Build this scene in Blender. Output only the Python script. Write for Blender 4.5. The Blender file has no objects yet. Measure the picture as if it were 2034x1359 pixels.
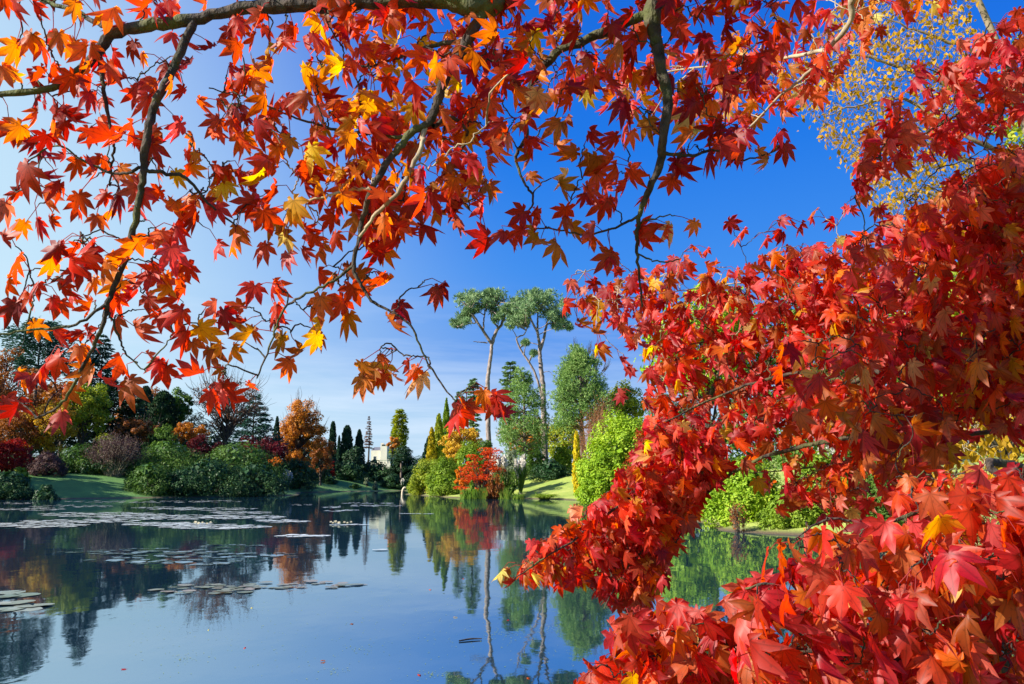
import bpy, math, random
import numpy as np

R = math.radians
scene = bpy.context.scene
col = scene.collection
rng = np.random.default_rng(7)
random.seed(7)

# ------------------------------------------------------------------ camera
FPX = 1650.0                 # focal length in pixels of the 2034 px wide photograph
PITCH = R(9.65)
CAM = np.array([0.0, 0.0, 1.7])
cam_data = bpy.data.cameras.new("camera")
cam_data.sensor_width = 36.0
cam_data.lens = FPX / 2034.0 * 36.0
cam_data.clip_start = 0.05
cam_data.clip_end = 5000
cam = bpy.data.objects.new("camera", cam_data)
cam.location = CAM
cam.rotation_euler = (R(90) + PITCH, 0, 0)
col.objects.link(cam)
scene.camera = cam

# ------------------------------------------------------------------ sky and sun
SUN_AZ = R(-110)              # from straight ahead (+Y), negative = to the left
SUN_EL = R(29)
world = bpy.data.worlds.new("World")
scene.world = world
world.use_nodes = True
wn, wl = world.node_tree.nodes, world.node_tree.links
wn.clear()
w_out = wn.new("ShaderNodeOutputWorld")
w_bg = wn.new("ShaderNodeBackground")
w_bg.inputs["Strength"].default_value = 0.12
sky = wn.new("ShaderNodeTexSky")
sky.sky_type = 'NISHITA'
sky.sun_disc = False
sky.sun_elevation = SUN_EL
sky.sun_rotation = SUN_AZ
sky.altitude = 100
sky.air_density = 1.0
sky.dust_density = 0.6
sky.ozone_density = 2.5
# a polarised sky: deep blue overhead and at right angles to the sun, pale low down and towards it
SKY_K = 4.15
w_tc0 = wn.new("ShaderNodeTexCoord")
w_sz = wn.new("ShaderNodeSeparateXYZ")
wl.new(w_tc0.outputs["Generated"], w_sz.inputs["Vector"])
w_el = wn.new("ShaderNodeValToRGB")
_stops = [(0.0, (.56, .73, .92)), (.08, (.38, .59, .90)), (.155, (.09, .30, .84)), (.25, (.04, .265, .86)), (.385, (.005, .185, .82)), (.47, (.003, .155, .78)), (1.0, (.006, .07, .5))]
while len(w_el.color_ramp.elements) < len(_stops): w_el.color_ramp.elements.new(0.5)
for _e, (_p, _c) in zip(w_el.color_ramp.elements, _stops):
    _e.position = _p
    _e.color = (*_c, 1)
wl.new(w_sz.outputs["Z"], w_el.inputs["Fac"])
w_dot = wn.new("ShaderNodeVectorMath")
w_dot.operation = 'DOT_PRODUCT'
w_dot.inputs[1].default_value = (-0.95, 0.0, -0.33)
wl.new(w_tc0.outputs["Generated"], w_dot.inputs[0])
w_pf = wn.new("ShaderNodeMapRange")
w_pf.interpolation_type = 'SMOOTHSTEP'
w_pf.inputs["From Min"].default_value = -0.13
w_pf.inputs["From Max"].default_value = 0.48
w_pf.inputs["To Max"].default_value = 0.9
wl.new(w_dot.outputs["Value"], w_pf.inputs["Value"])
w_pm = wn.new("ShaderNodeMix")
w_pm.data_type = 'RGBA'
wl.new(w_pf.outputs["Result"], w_pm.inputs["Factor"])
wl.new(w_el.outputs["Color"], w_pm.inputs["A"])
w_pm.inputs["B"].default_value = (.66, .89, .99, 1)
w_sc = wn.new("ShaderNodeVectorMath")
w_sc.operation = 'SCALE'
w_sc.inputs["Scale"].default_value = SKY_K
wl.new(w_pm.outputs["Result"], w_sc.inputs[0])
w_hs = wn.new("ShaderNodeMix")
w_hs.data_type = 'RGBA'
w_hs.inputs["Factor"].default_value = 0.96
wl.new(sky.outputs["Color"], w_hs.inputs["A"])
wl.new(w_sc.outputs["Vector"], w_hs.inputs["B"])
# thin streaks of high cloud low over the horizon
w_tc = wn.new("ShaderNodeTexCoord")
w_map = wn.new("ShaderNodeMapping")
w_map.inputs["Scale"].default_value = (1.6, 1.6, 16.0)
w_map.inputs["Rotation"].default_value = (0.0, R(2), 0.0)
wl.new(w_tc.outputs["Generated"], w_map.inputs["Vector"])
w_no = wn.new("ShaderNodeTexNoise")
w_no.inputs["Scale"].default_value = 2.6
w_no.inputs["Detail"].default_value = 7
w_no.inputs["Roughness"].default_value = 0.6
w_no.inputs["Distortion"].default_value = 0.4
wl.new(w_map.outputs["Vector"], w_no.inputs["Vector"])
w_cr = wn.new("ShaderNodeValToRGB")
w_cr.color_ramp.elements[0].position = 0.42
w_cr.color_ramp.elements[1].position = 0.78
wl.new(w_no.outputs["Fac"], w_cr.inputs["Fac"])
w_sep = wn.new("ShaderNodeSeparateXYZ")
wl.new(w_tc.outputs["Generated"], w_sep.inputs["Vector"])
w_mr = wn.new("ShaderNodeMapRange")
w_mr.inputs["From Min"].default_value = 0.0
w_mr.inputs["From Max"].default_value = 0.24
w_mr.inputs["To Min"].default_value = 0.75
w_mr.inputs["To Max"].default_value = 0.0
wl.new(w_sep.outputs["Z"], w_mr.inputs["Value"])
w_mu = wn.new("ShaderNodeMath")
w_mu.operation = 'MULTIPLY'
wl.new(w_cr.outputs["Color"], w_mu.inputs[0])
wl.new(w_mr.outputs["Result"], w_mu.inputs[1])
w_mix = wn.new("ShaderNodeMix")
w_mix.data_type = 'RGBA'
wl.new(w_mu.outputs[0], w_mix.inputs["Factor"])
wl.new(w_hs.outputs["Result"], w_mix.inputs["A"])
w_mix.inputs["B"].default_value = (3.8, 4.2, 4.75, 1)
wl.new(w_mix.outputs["Result"], w_bg.inputs["Color"])
wl.new(w_bg.outputs["Background"], w_out.inputs["Surface"])

sun_data = bpy.data.lights.new("sun", 'SUN')
sun_data.energy = 5.0
sun_data.angle = R(0.5)
sun_data.color = (1.0, 0.93, 0.82)
sun = bpy.data.objects.new("sun", sun_data)
SUN_DIR = np.array([math.sin(SUN_AZ) * math.cos(SUN_EL), math.cos(SUN_AZ) * math.cos(SUN_EL), math.sin(SUN_EL)])
sun.rotation_euler = (R(90) - SUN_EL, 0, math.pi - SUN_AZ)
sun.location = tuple(SUN_DIR * 100)
col.objects.link(sun)

scene.view_settings.view_transform = 'Standard'
scene.view_settings.look = 'None'
scene.view_settings.gamma = 1.0
scene.view_settings.exposure = 1.0
scene.cycles.max_bounces = 8
scene.cycles.diffuse_bounces = 3
scene.cycles.glossy_bounces = 3
scene.cycles.transmission_bounces = 4
scene.cycles.transparent_max_bounces = 4
scene.cycles.caustics_reflective = False
scene.cycles.caustics_refractive = False
scene.cycles.use_denoising = True
scene.cycles.sample_clamp_indirect = 4.0

# ------------------------------------------------------------------ pixel <-> world
_F = np.array([0, math.cos(PITCH), math.sin(PITCH)])
_U = np.array([0, -math.sin(PITCH), math.cos(PITCH)])
_X = np.array([1.0, 0, 0])

def at_depth(px, py, d):
    """point at view depth d"""
    px, py, d = np.asarray(px, float), np.asarray(py, float), np.asarray(d, float)
    return CAM + ((px - 1017) / FPX * d)[..., None] * _X + ((679.5 - py) / FPX * d)[..., None] * _U + d[..., None] * _F

def at_y(px, py, Y):
    """point at horizontal distance Y"""
    yy = (679.5 - py) / FPX
    return at_depth(px, py, Y / (math.cos(PITCH) - math.sin(PITCH) * yy))

def on_water(px, py, z=0.0):
    yy = (679.5 - py) / FPX
    dz = math.sin(PITCH) + math.cos(PITCH) * yy
    return at_depth(px, py, (z - CAM[2]) / dz)

def unit(v):
    v = np.asarray(v, float)
    return v / np.maximum(np.linalg.norm(v, axis=-1, keepdims=True), 1e-9)

# ------------------------------------------------------------------ mesh helpers
class Geo:
    """collects polygons; build() links them as ONE mesh object"""
    def __init__(self):
        self.V, self.loops, self.sizes, self.n, self.attr, self.uv = [], [], [], 0, [], []
    def add(self, V, F, attr=None, uv=None):
        V = np.asarray(V, float).reshape(-1, 3)
        F = np.asarray(F, int)
        self.V.append(V)
        self.loops.append((F + self.n).ravel())
        self.sizes.append(np.full(F.shape[0], F.shape[1]))
        self.n += len(V)
        if attr is not None: self.attr.append(attr)
        if uv is not None: self.uv.append(uv)
    def mesh(self, name, mats, smooth=True, origin=(0, 0, 0)):
        me = bpy.data.meshes.new(name)
        V = np.concatenate(self.V) - np.asarray(origin)
        L = np.concatenate(self.loops).astype(np.int32)
        S = np.concatenate(self.sizes).astype(np.int32)
        me.vertices.add(len(V))
        me.vertices.foreach_set("co", V.astype(np.float32).ravel())
        me.loops.add(len(L))
        me.loops.foreach_set("vertex_index", L)
        me.polygons.add(len(S))
        st = np.zeros(len(S), np.int32)
        st[1:] = np.cumsum(S)[:-1]
        me.polygons.foreach_set("loop_start", st)
        me.polygons.foreach_set("use_smooth", np.full(len(S), smooth))
        me.update(calc_edges=True)
        me.validate()
        if self.attr:
            a = me.attributes.new("leaf_color", 'FLOAT_COLOR', 'POINT')
            a.data.foreach_set("color", np.concatenate(self.attr).astype(np.float32).ravel())
        if self.uv:
            a = me.attributes.new("leaf_pos", 'FLOAT_VECTOR', 'POINT')
            a.data.foreach_set("vector", np.concatenate(self.uv).astype(np.float32).ravel())
        me.materials.append(mats)
        return me
    def build(self, name, mat, parent=None, smooth=True, origin=None):
        if origin is None:
            origin = parent_world(parent) if parent is not None else (0, 0, 0)
        o = bpy.data.objects.new(name, self.mesh(name, mat, smooth, origin))
        col.objects.link(o)
        if parent is not None:
            o.parent = parent
            o.location = np.asarray(origin) - parent_world(parent)
        else:
            o.location = origin
        return o

def parent_world(o):
    p = np.zeros(3)
    while o is not None:
        p = p + np.array(o.location)
        o = o.parent
    return p

def tag(o, label=None, cat=None, group=None, kind=None):
    if label: o["label"] = label
    if cat: o["category"] = cat
    if group: o["group"] = group
    if kind: o["kind"] = kind
    return o

def empty(name, loc, label, cat, group=None):
    o = bpy.data.objects.new(name, None)
    o.empty_display_size = 0.3
    o.location = loc
    col.objects.link(o)
    return tag(o, label, cat, group)

def tube(g, pts, rad, sides=6, cap=True, attr=None, uv=None):
    P = np.asarray(pts, float)
    n = len(P)
    rad = np.atleast_1d(np.asarray(rad, float))
    rad = np.interp(np.linspace(0, 1, n), np.linspace(0, 1, len(rad)), rad) if len(rad) > 1 else np.full(n, rad[0])
    T = unit(np.gradient(P, axis=0))
    a = np.array([0.31, 0.17, 0.94]) if abs(T[0][2]) < 0.9 else np.array([1.0, 0.1, 0])
    N = np.empty_like(P)
    v = unit(np.cross(T[0], a))
    for i in range(n):
        v = unit(v - T[i] * v.dot(T[i]))
        N[i] = v
    B = np.cross(T, N)
    th = np.arange(sides) / sides * 2 * math.pi
    ring = P[:, None, :] + rad[:, None, None] * (np.cos(th)[None, :, None] * N[:, None, :] + np.sin(th)[None, :, None] * B[:, None, :])
    V = ring.reshape(-1, 3)
    i = np.arange(n - 1)[:, None] * sides
    j = np.arange(sides)[None, :]
    k = (j + 1) % sides
    F = np.stack([i + j, i + k, i + sides + k, i + sides + j], -1).reshape(-1, 4)
    A = None if attr is None else np.tile(attr, (len(V), 1))
    g.add(V, F, A, None if uv is None else np.tile(uv, (len(V), 1)))
    if cap and sides > 3:
        g.add(ring[-1], [list(range(sides))], None if attr is None else np.tile(attr, (sides, 1)), None if uv is None else np.tile(uv, (sides, 1)))

def smooth_line(pts, n=24, wob=0.0):
    """Catmull-Rom through points"""
    P = np.asarray(pts, float)
    Q = np.vstack([2 * P[0] - P[1], P, 2 * P[-1] - P[-2]])
    seg = len(P) - 1
    out = []
    per = max(2, int(math.ceil(n / seg)))
    for s in range(seg):
        t = np.linspace(0, 1, per, endpoint=False)[:, None]
        p0, p1, p2, p3 = Q[s], Q[s + 1], Q[s + 2], Q[s + 3]
        out.append(0.5 * (2 * p1 + (p2 - p0) * t + (2 * p0 - 5 * p1 + 4 * p2 - p3) * t ** 2 + (3 * p1 - p0 - 3 * p2 + p3) * t ** 3))
    out.append(P[-1:])
    out = np.concatenate(out)
    if wob:
        out[1:-1] += rng.normal(0, wob, (len(out) - 2, 3))
    return out

def box(g, lo, hi):
    x0, y0, z0 = lo; x1, y1, z1 = hi
    V = [(x0, y0, z0), (x1, y0, z0), (x1, y1, z0), (x0, y1, z0), (x0, y0, z1), (x1, y0, z1), (x1, y1, z1), (x0, y1, z1)]
    g.add(V, [(0, 3, 2, 1), (4, 5, 6, 7), (0, 1, 5, 4), (1, 2, 6, 5), (2, 3, 7, 6), (3, 0, 4, 7)])

def cards(g, C, N, size, aspect=0.55, axis=None, jit=0.35, fold=0.12):
    """small leaf-shaped quads at C facing N"""
    C = np.asarray(C, float)
    n = len(C)
    if n == 0: return
    N = unit(N)
    if axis is None:
        A = unit(np.cross(N, rng.normal(size=(n, 3))))
    else:
        A = unit(np.asarray(axis, float) + 1e-6)
        N = unit(N - A * (N * A).sum(1, keepdims=True))
    B = np.cross(N, A)
    s = (np.asarray(size) * (1 + jit * rng.uniform(-1, 1, n)))[:, None]
    w = s * aspect
    V = np.empty((n, 4, 3))
    V[:, 0] = C - A * s * 0.5
    V[:, 1] = C + B * w * 0.5 + N * s * fold
    V[:, 2] = C + A * s * 0.5
    V[:, 3] = C - B * w * 0.5 + N * s * fold
    g.add(V.reshape(-1, 3), np.arange(4 * n).reshape(n, 4))

def sphere_dirs(n):
    return unit(rng.normal(size=(n, 3)))

# ------------------------------------------------------------------ materials
def new_mat(name):
    m = bpy.data.materials.new(name)
    m.use_nodes = True
    m.node_tree.nodes.clear()
    return m, m.node_tree.nodes, m.node_tree.links

def ramp(nodes, cols, pos=None):
    r = nodes.new("ShaderNodeValToRGB")
    e = r.color_ramp.elements
    pos = pos or [i / (len(cols) - 1) for i in range(len(cols))]
    while len(e) < len(cols): e.new(0.5)
    for i, (c, p) in enumerate(zip(cols, pos)):
        e[i].position = p
        e[i].color = (*c, 1)
    return r

_mats = {}
def foliage(name, cols, trans=0.25, rough=0.55, clump=0.35, sat=1.0):
    """leaf material: colour differs leaf by leaf and clump by clump"""
    if name in _mats: return _mats[name]
    m, N, L = new_mat(name)
    out = N.new("ShaderNodeOutputMaterial")
    geo = N.new("ShaderNodeNewGeometry")
    tc = N.new("ShaderNodeTexCoord")
    no = N.new("ShaderNodeTexNoise")
    no.inputs["Scale"].default_value = clump
    no.inputs["Detail"].default_value = 3
    L.new(tc.outputs["Object"], no.inputs["Vector"])
    mr = N.new("ShaderNodeMapRange")
    mr.inputs["From Min"].default_value = 0.3
    mr.inputs["From Max"].default_value = 0.7
    L.new(no.outputs["Fac"], mr.inputs["Value"])
    mx = N.new("ShaderNodeMix")
    mx.inputs["Factor"].default_value = 0.5
    L.new(geo.outputs["Random Per Island"], mx.inputs["A"])
    L.new(mr.outputs["Result"], mx.inputs["B"])
    cr = ramp(N, cols)
    L.new(mx.outputs["Result"], cr.inputs["Fac"])
    bs = N.new("ShaderNodeBsdfPrincipled")
    bs.inputs["Roughness"].default_value = rough
    bs.inputs["Specular IOR Level"].default_value = 0.18
    L.new(cr.outputs["Color"], bs.inputs["Base Color"])
    tr = N.new("ShaderNodeBsdfTranslucent")
    hs = N.new("ShaderNodeHueSaturation")
    hs.inputs["Saturation"].default_value = 1.15
    hs.inputs["Value"].default_value = 1.2
    L.new(cr.outputs["Color"], hs.inputs["Color"])
    L.new(hs.outputs["Color"], tr.inputs["Color"])
    ms = N.new("ShaderNodeMixShader")
    ms.inputs["Fac"].default_value = trans
    L.new(bs.outputs[0], ms.inputs[1])
    L.new(tr.outputs[0], ms.inputs[2])
    L.new(ms.outputs[0], out.inputs["Surface"])
    _mats[name] = m
    return m

def bark(name, c1, c2, scale=6.0, stretch=6.0, rough=0.85, bump=0.5, moss=None):
    if name in _mats: return _mats[name]
    m, N, L = new_mat(name)
    out = N.new("ShaderNodeOutputMaterial")
    tc = N.new("ShaderNodeTexCoord")
    mp = N.new("ShaderNodeMapping")
    mp.inputs["Scale"].default_value = (stretch, stretch, 1)
    L.new(tc.outputs["Object"], mp.inputs["Vector"])
    no = N.new("ShaderNodeTexNoise")
    no.inputs["Scale"].default_value = scale
    no.inputs["Detail"].default_value = 6
    L.new(mp.outputs["Vector"], no.inputs["Vector"])
    cr = ramp(N, [c1, c2], [0.35, 0.68])
    L.new(no.outputs["Fac"], cr.inputs["Fac"])
    bs = N.new("ShaderNodeBsdfPrincipled")
    bs.inputs["Roughness"].default_value = rough
    csock = cr.outputs["Color"]
    if moss:
        n2 = N.new("ShaderNodeTexNoise")
        n2.inputs["Scale"].default_value = 9
        n2.inputs["Detail"].default_value = 5
        L.new(tc.outputs["Object"], n2.inputs["Vector"])
        r2 = ramp(N, [(0, 0, 0), (1, 1, 1)], [0.5, 0.62])
        L.new(n2.outputs["Fac"], r2.inputs["Fac"])
        mx = N.new("ShaderNodeMix")
        mx.data_type = 'RGBA'
        L.new(r2.outputs["Color"], mx.inputs["Factor"])
        L.new(cr.outputs["Color"], mx.inputs["A"])
        mx.inputs["B"].default_value = (*moss, 1)
        csock = mx.outputs["Result"]
    L.new(csock, bs.inputs["Base Color"])
    bp = N.new("ShaderNodeBump")
    bp.inputs["Strength"].default_value = bump
    bp.inputs["Distance"].default_value = 0.02
    L.new(no.outputs["Fac"], bp.inputs["Height"])
    L.new(bp.outputs["Normal"], bs.inputs["Normal"])
    L.new(bs.outputs[0], out.inputs["Surface"])
    _mats[name] = m
    return m

def plain(name, c, rough=0.6, var=0.15, scale=3.0, spec=0.4):
    if name in _mats: return _mats[name]
    m, N, L = new_mat(name)
    out = N.new("ShaderNodeOutputMaterial")
    tc = N.new("ShaderNodeTexCoord")
    no = N.new("ShaderNodeTexNoise")
    no.inputs["Scale"].default_value = scale
    no.inputs["Detail"].default_value = 6
    L.new(tc.outputs["Object"], no.inputs["Vector"])
    c = np.array(c)
    cr = ramp(N, [tuple(c * (1 - var)), tuple(np.minimum(c * (1 + var), 1))], [0.3, 0.7])
    L.new(no.outputs["Fac"], cr.inputs["Fac"])
    bs = N.new("ShaderNodeBsdfPrincipled")
    bs.inputs["Roughness"].default_value = rough
    bs.inputs["Specular IOR Level"].default_value = spec
    L.new(cr.outputs["Color"], bs.inputs["Base Color"])
    L.new(bs.outputs[0], out.inputs["Surface"])
    _mats[name] = m
    return m

M_DARKBARK = bark("dark_bark", (0.035, 0.026, 0.02), (0.09, 0.07, 0.055), 3, 3)
M_PINEBARK = bark("pine_bark", (0.13, 0.1, 0.085), (0.4, 0.32, 0.28), 1.6, 3, 0.9, 0.9)
M_PINEBARK_DARK = bark("brown_pine_bark", (0.1, 0.07, 0.055), (0.26, 0.19, 0.15), 2, 3)
M_TWIG_PALE = bark("pale_twig", (0.25, 0.2, 0.13), (0.5, 0.42, 0.3), 4, 2)

# ------------------------------------------------------------------ terrain
SHORE = np.array([(-43.5, 100), (-31, 112), (-33, 130), (-39, 156), (-33.6, 176), (-25, 196), (-19, 180), (-16.0, 132), (-13, 118), (-7.1, 101), (-0.4, 97),
                  (5.9, 91), (8.8, 62), (8.2, 45), (7.5, 31), (10.5, 27.5), (8.9, 20), (7.2, 14.8), (5.6, 8), (3.4, 4.2), (0, 3.2), (-40, 3), (-95, 8), (-95, 50), (-75, 80), (-54, 88)], float)

def shore_dist(X, Y):
    """signed distance to the lake's edge: negative in the water"""
    X, Y = np.asarray(X, float), np.asarray(Y, float)
    d2 = np.full(X.shape, 1e18)
    inside = np.zeros(X.shape, bool)
    n = len(SHORE)
    for i in range(n):
        a, b = SHORE[i], SHORE[(i + 1) % n]
        e = b - a
        t = np.clip(((X - a[0]) * e[0] + (Y - a[1]) * e[1]) / e.dot(e), 0, 1)
        d2 = np.minimum(d2, (X - a[0] - t * e[0]) ** 2 + (Y - a[1] - t * e[1]) ** 2)
        c = ((a[1] > Y) != (b[1] > Y))
        with np.errstate(divide='ignore', invalid='ignore'):
            xi = (b[0] - a[0]) * (Y - a[1]) / (b[1] - a[1] + 1e-12) + a[0]
        inside ^= c & (X < xi)
    d = np.sqrt(d2)
    return np.where(inside, -d, d)

def sstep(x):
    x = np.clip(x, 0, 1)
    return x * x * (3 - 2 * x)

def height(X, Y):
    X, Y = np.asarray(X, float), np.asarray(Y, float)
    d = shore_dist(X, Y) + 0.9 * np.sin(X * 0.31 + Y * 0.17) * np.sin(X * 0.13 - Y * 0.23) * sstep((Y - 12) / 30)
    land = 0.12 * sstep(d / 0.8) + 0.25 * sstep(d / 4) + 2.6 * sstep(d / 17) + 5.0 * sstep((d - 15) / 70)
    amp = 0.12 + 0.88 * sstep((Y - 5) / 9)
    z = np.where(d > 0, land * amp, -1.6 * sstep(-d / 6) - 0.05)
    z = z + np.where(d > 2, 0.12 * np.sin(X * 0.21) * np.cos(Y * 0.18), 0) * sstep((Y - 15) / 20)
    return z

def ground_z(x, y):
    return float(height(np.array([x]), np.array([y]))[0])

def make_ground():
    xs = np.unique(np.concatenate([np.linspace(-1600, -200, 15), np.linspace(-200, -70, 66), np.linspace(-70, 30, 126), np.linspace(30, 120, 46), np.linspace(120, 1600, 16)]))
    ys = np.unique(np.concatenate([np.linspace(-400, -20, 10), np.linspace(-20, 40, 76), np.linspace(40, 135, 120), np.linspace(135, 300, 80), np.linspace(300, 2400, 20)]))
    XX, YY = np.meshgrid(xs, ys)
    ZZ = height(XX, YY)
    V = np.stack([XX, YY, ZZ], -1).reshape(-1, 3)
    nx, ny = len(xs), len(ys)
    i = (np.arange(ny - 1)[:, None] * nx + np.arange(nx - 1)[None, :]).ravel()
    F = np.stack([i, i + 1, i + nx + 1, i + nx], -1)
    g = Geo(); g.add(V, F)
    m, N, L = new_mat("turf")
    out = N.new("ShaderNodeOutputMaterial")
    tc = N.new("ShaderNodeTexCoord")
    n1 = N.new("ShaderNodeTexNoise"); n1.inputs["Scale"].default_value = 0.35; n1.inputs["Detail"].default_value = 8; n1.inputs["Roughness"].default_value = 0.65
    n2 = N.new("ShaderNodeTexNoise"); n2.inputs["Scale"].default_value = 14; n2.inputs["Detail"].default_value = 5
    L.new(tc.outputs["Object"], n1.inputs["Vector"]); L.new(tc.outputs["Object"], n2.inputs["Vector"])
    c1 = ramp(N, [(0.18, 0.28, 0.04), (0.36, 0.43, 0.08), (0.55, 0.52, 0.16)], [0.3, 0.55, 0.75])
    L.new(n1.outputs["Fac"], c1.inputs["Fac"])
    # left turf greener, its shade put into the colour; right turf paler and dry
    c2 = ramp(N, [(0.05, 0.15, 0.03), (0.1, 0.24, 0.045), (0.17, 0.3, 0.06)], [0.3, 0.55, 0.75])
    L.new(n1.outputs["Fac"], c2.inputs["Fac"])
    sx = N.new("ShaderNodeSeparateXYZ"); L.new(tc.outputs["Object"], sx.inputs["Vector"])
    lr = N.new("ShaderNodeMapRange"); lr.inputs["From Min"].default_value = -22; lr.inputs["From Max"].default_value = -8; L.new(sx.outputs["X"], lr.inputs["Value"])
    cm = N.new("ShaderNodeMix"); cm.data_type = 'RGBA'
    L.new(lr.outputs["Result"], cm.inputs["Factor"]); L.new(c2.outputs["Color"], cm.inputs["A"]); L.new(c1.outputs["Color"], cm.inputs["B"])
    mr = N.new("ShaderNodeMapRange"); mr.inputs["To Min"].default_value = 0.6; mr.inputs["To Max"].default_value = 1.4
    L.new(n2.outputs["Fac"], mr.inputs["Value"])
    vm = N.new("ShaderNodeVectorMath"); vm.operation = 'SCALE'
    L.new(cm.outputs["Result"], vm.inputs[0]); L.new(mr.outputs["Result"], vm.inputs["Scale"])
    # bare, straw-coloured earth right at the water's edge
    sp = N.new("ShaderNodeSeparateXYZ"); L.new(tc.outputs["Object"], sp.inputs["Vector"])
    ed = N.new("ShaderNodeMapRange"); ed.inputs["From Min"].default_value = 0.03; ed.inputs["From Max"].default_value = 0.16
    ed.inputs["To Min"].default_value = 1.0; ed.inputs["To Max"].default_value = 0.0
    L.new(sp.outputs["Z"], ed.inputs["Value"])
    mx = N.new("ShaderNodeMix"); mx.data_type = 'RGBA'
    L.new(ed.outputs["Result"], mx.inputs["Factor"]); L.new(vm.outputs["Vector"], mx.inputs["A"])
    mx.inputs["B"].default_value = (0.12, 0.085, 0.045, 1)
    bs = N.new("ShaderNodeBsdfPrincipled"); bs.inputs["Roughness"].default_value = 0.9
    L.new(mx.outputs["Result"], bs.inputs["Base Color"])
    bp = N.new("ShaderNodeBump"); bp.inputs["Strength"].default_value = 0.6; bp.inputs["Distance"].default_value = 0.08
    L.new(n2.outputs["Fac"], bp.inputs["Height"]); L.new(bp.outputs["Normal"], bs.inputs["Normal"])
    L.new(bs.outputs[0], out.inputs["Surface"])
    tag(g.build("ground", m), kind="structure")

def make_water():
    g = Geo()
    g.add([(-130, -1, 0), (40, -1, 0), (40, 225, 0), (-130, 225, 0)], [(0, 1, 2, 3)])
    m, N, L = new_mat("lake_water")
    out = N.new("ShaderNodeOutputMaterial")
    tc = N.new("ShaderNodeTexCoord")
    mp = N.new("ShaderNodeMapping"); mp.inputs["Scale"].default_value = (1.0, 0.55, 1)
    L.new(tc.outputs["Object"], mp.inputs["Vector"])
    n1 = N.new("ShaderNodeTexNoise"); n1.inputs["Scale"].default_value = 1.1; n1.inputs["Detail"].default_value = 2
    n2 = N.new("ShaderNodeTexNoise"); n2.inputs["Scale"].default_value = 5.0; n2.inputs["Detail"].default_value = 2
    L.new(mp.outputs["Vector"], n1.inputs["Vector"]); L.new(mp.outputs["Vector"], n2.inputs["Vector"])
    b1 = N.new("ShaderNodeBump"); b1.inputs["Strength"].default_value = 0.035; b1.inputs["Distance"].default_value = 0.12
    b2 = N.new("ShaderNodeBump"); b2.inputs["Strength"].default_value = 0.035; b2.inputs["Distance"].default_value = 0.02
    L.new(n1.outputs["Fac"], b1.inputs["Height"]); L.new(n2.outputs["Fac"], b2.inputs["Height"])
    L.new(b1.outputs["Normal"], b2.inputs["Normal"])
    n3 = N.new("ShaderNodeTexNoise"); n3.inputs["Scale"].default_value = 0.16; n3.inputs["Detail"].default_value = 4
    L.new(mp.outputs["Vector"], n3.inputs["Vector"])
    r3 = N.new("ShaderNodeMapRange"); r3.inputs["From Min"].default_value = 0.4; r3.inputs["From Max"].default_value = 0.7
    r3.inputs["To Min"].default_value = 0.02; r3.inputs["To Max"].default_value = 0.09
    L.new(n3.outputs["Fac"], r3.inputs["Value"]); L.new(r3.outputs["Result"], b2.inputs["Strength"])
    bs = N.new("ShaderNodeBsdfPrincipled")
    bs.inputs["Base Color"].default_value = (0.008, 0.028, 0.05, 1)
    bs.inputs["Roughness"].default_value = 0.03
    bs.inputs["IOR"].default_value = 8.0
    bs.inputs["Specular Tint"].default_value = (0.84, 0.95, 1.0, 1)
    L.new(b2.outputs["Normal"], bs.inputs["Normal"])
    L.new(bs.outputs[0], out.inputs["Surface"])
    tag(g.build("water", m), kind="structure")

make_ground()
make_water()
# ------------------------------------------------------------------ plant builders
def spot(px, Y, top, py_ref=None):
    """ground point and height of something whose top shows at (px, top) at distance Y"""
    t = at_y(px, top, Y)
    z = ground_z(t[0], Y)
    return np.array([t[0], Y, z]), t[2] - z

def wm(wpx, Y):
    return wpx / FPX * Y

def zat(px, py, Y):
    return float(at_y(px, py, Y)[2])

def lumpy(base, rx, ry, z0, z1, n, bias=1.0, rnd=0.3, lump=0.34, top_heavy=0.0):
    """clump centres and radii spread through an ellipsoid crown"""
    D = sphere_dirs(n)
    D[:, 2] = np.abs(D[:, 2]) * np.where(rng.random(n) < 0.45 - top_heavy, -1, 1)
    rr = rng.uniform(0.35, 0.95, n)[:, None] ** 0.8
    c = np.array([0, 0, (z0 + z1) / 2])
    rz = (z1 - z0) / 2
    C = base * [1, 1, 0] + c + D * rr * np.array([rx, ry, rz])
    rad = lump * min(rx, rz) * rng.uniform(1 - rnd, 1 + rnd, n)
    return C, rad

def leaf_clump(g, C, rad, n, size, aspect=0.6, up=0.35, flat=1.0, shell=0.55, rand=0.8):
    """n leaves through every clump, most of them near its outside"""
    k = len(C)
    idx = np.repeat(np.arange(k), n)
    D = sphere_dirs(len(idx))
    r = rng.uniform(shell ** 3, 1, len(idx)) ** (1 / 3)
    P = C[idx] + D * (r * rad[idx])[:, None] * np.array([1, 1, flat])
    Nn = D + np.array([0, 0, up]) + rng.normal(0, rand, D.shape) * 0.6
    cards(g, P, Nn, size, aspect)

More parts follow.
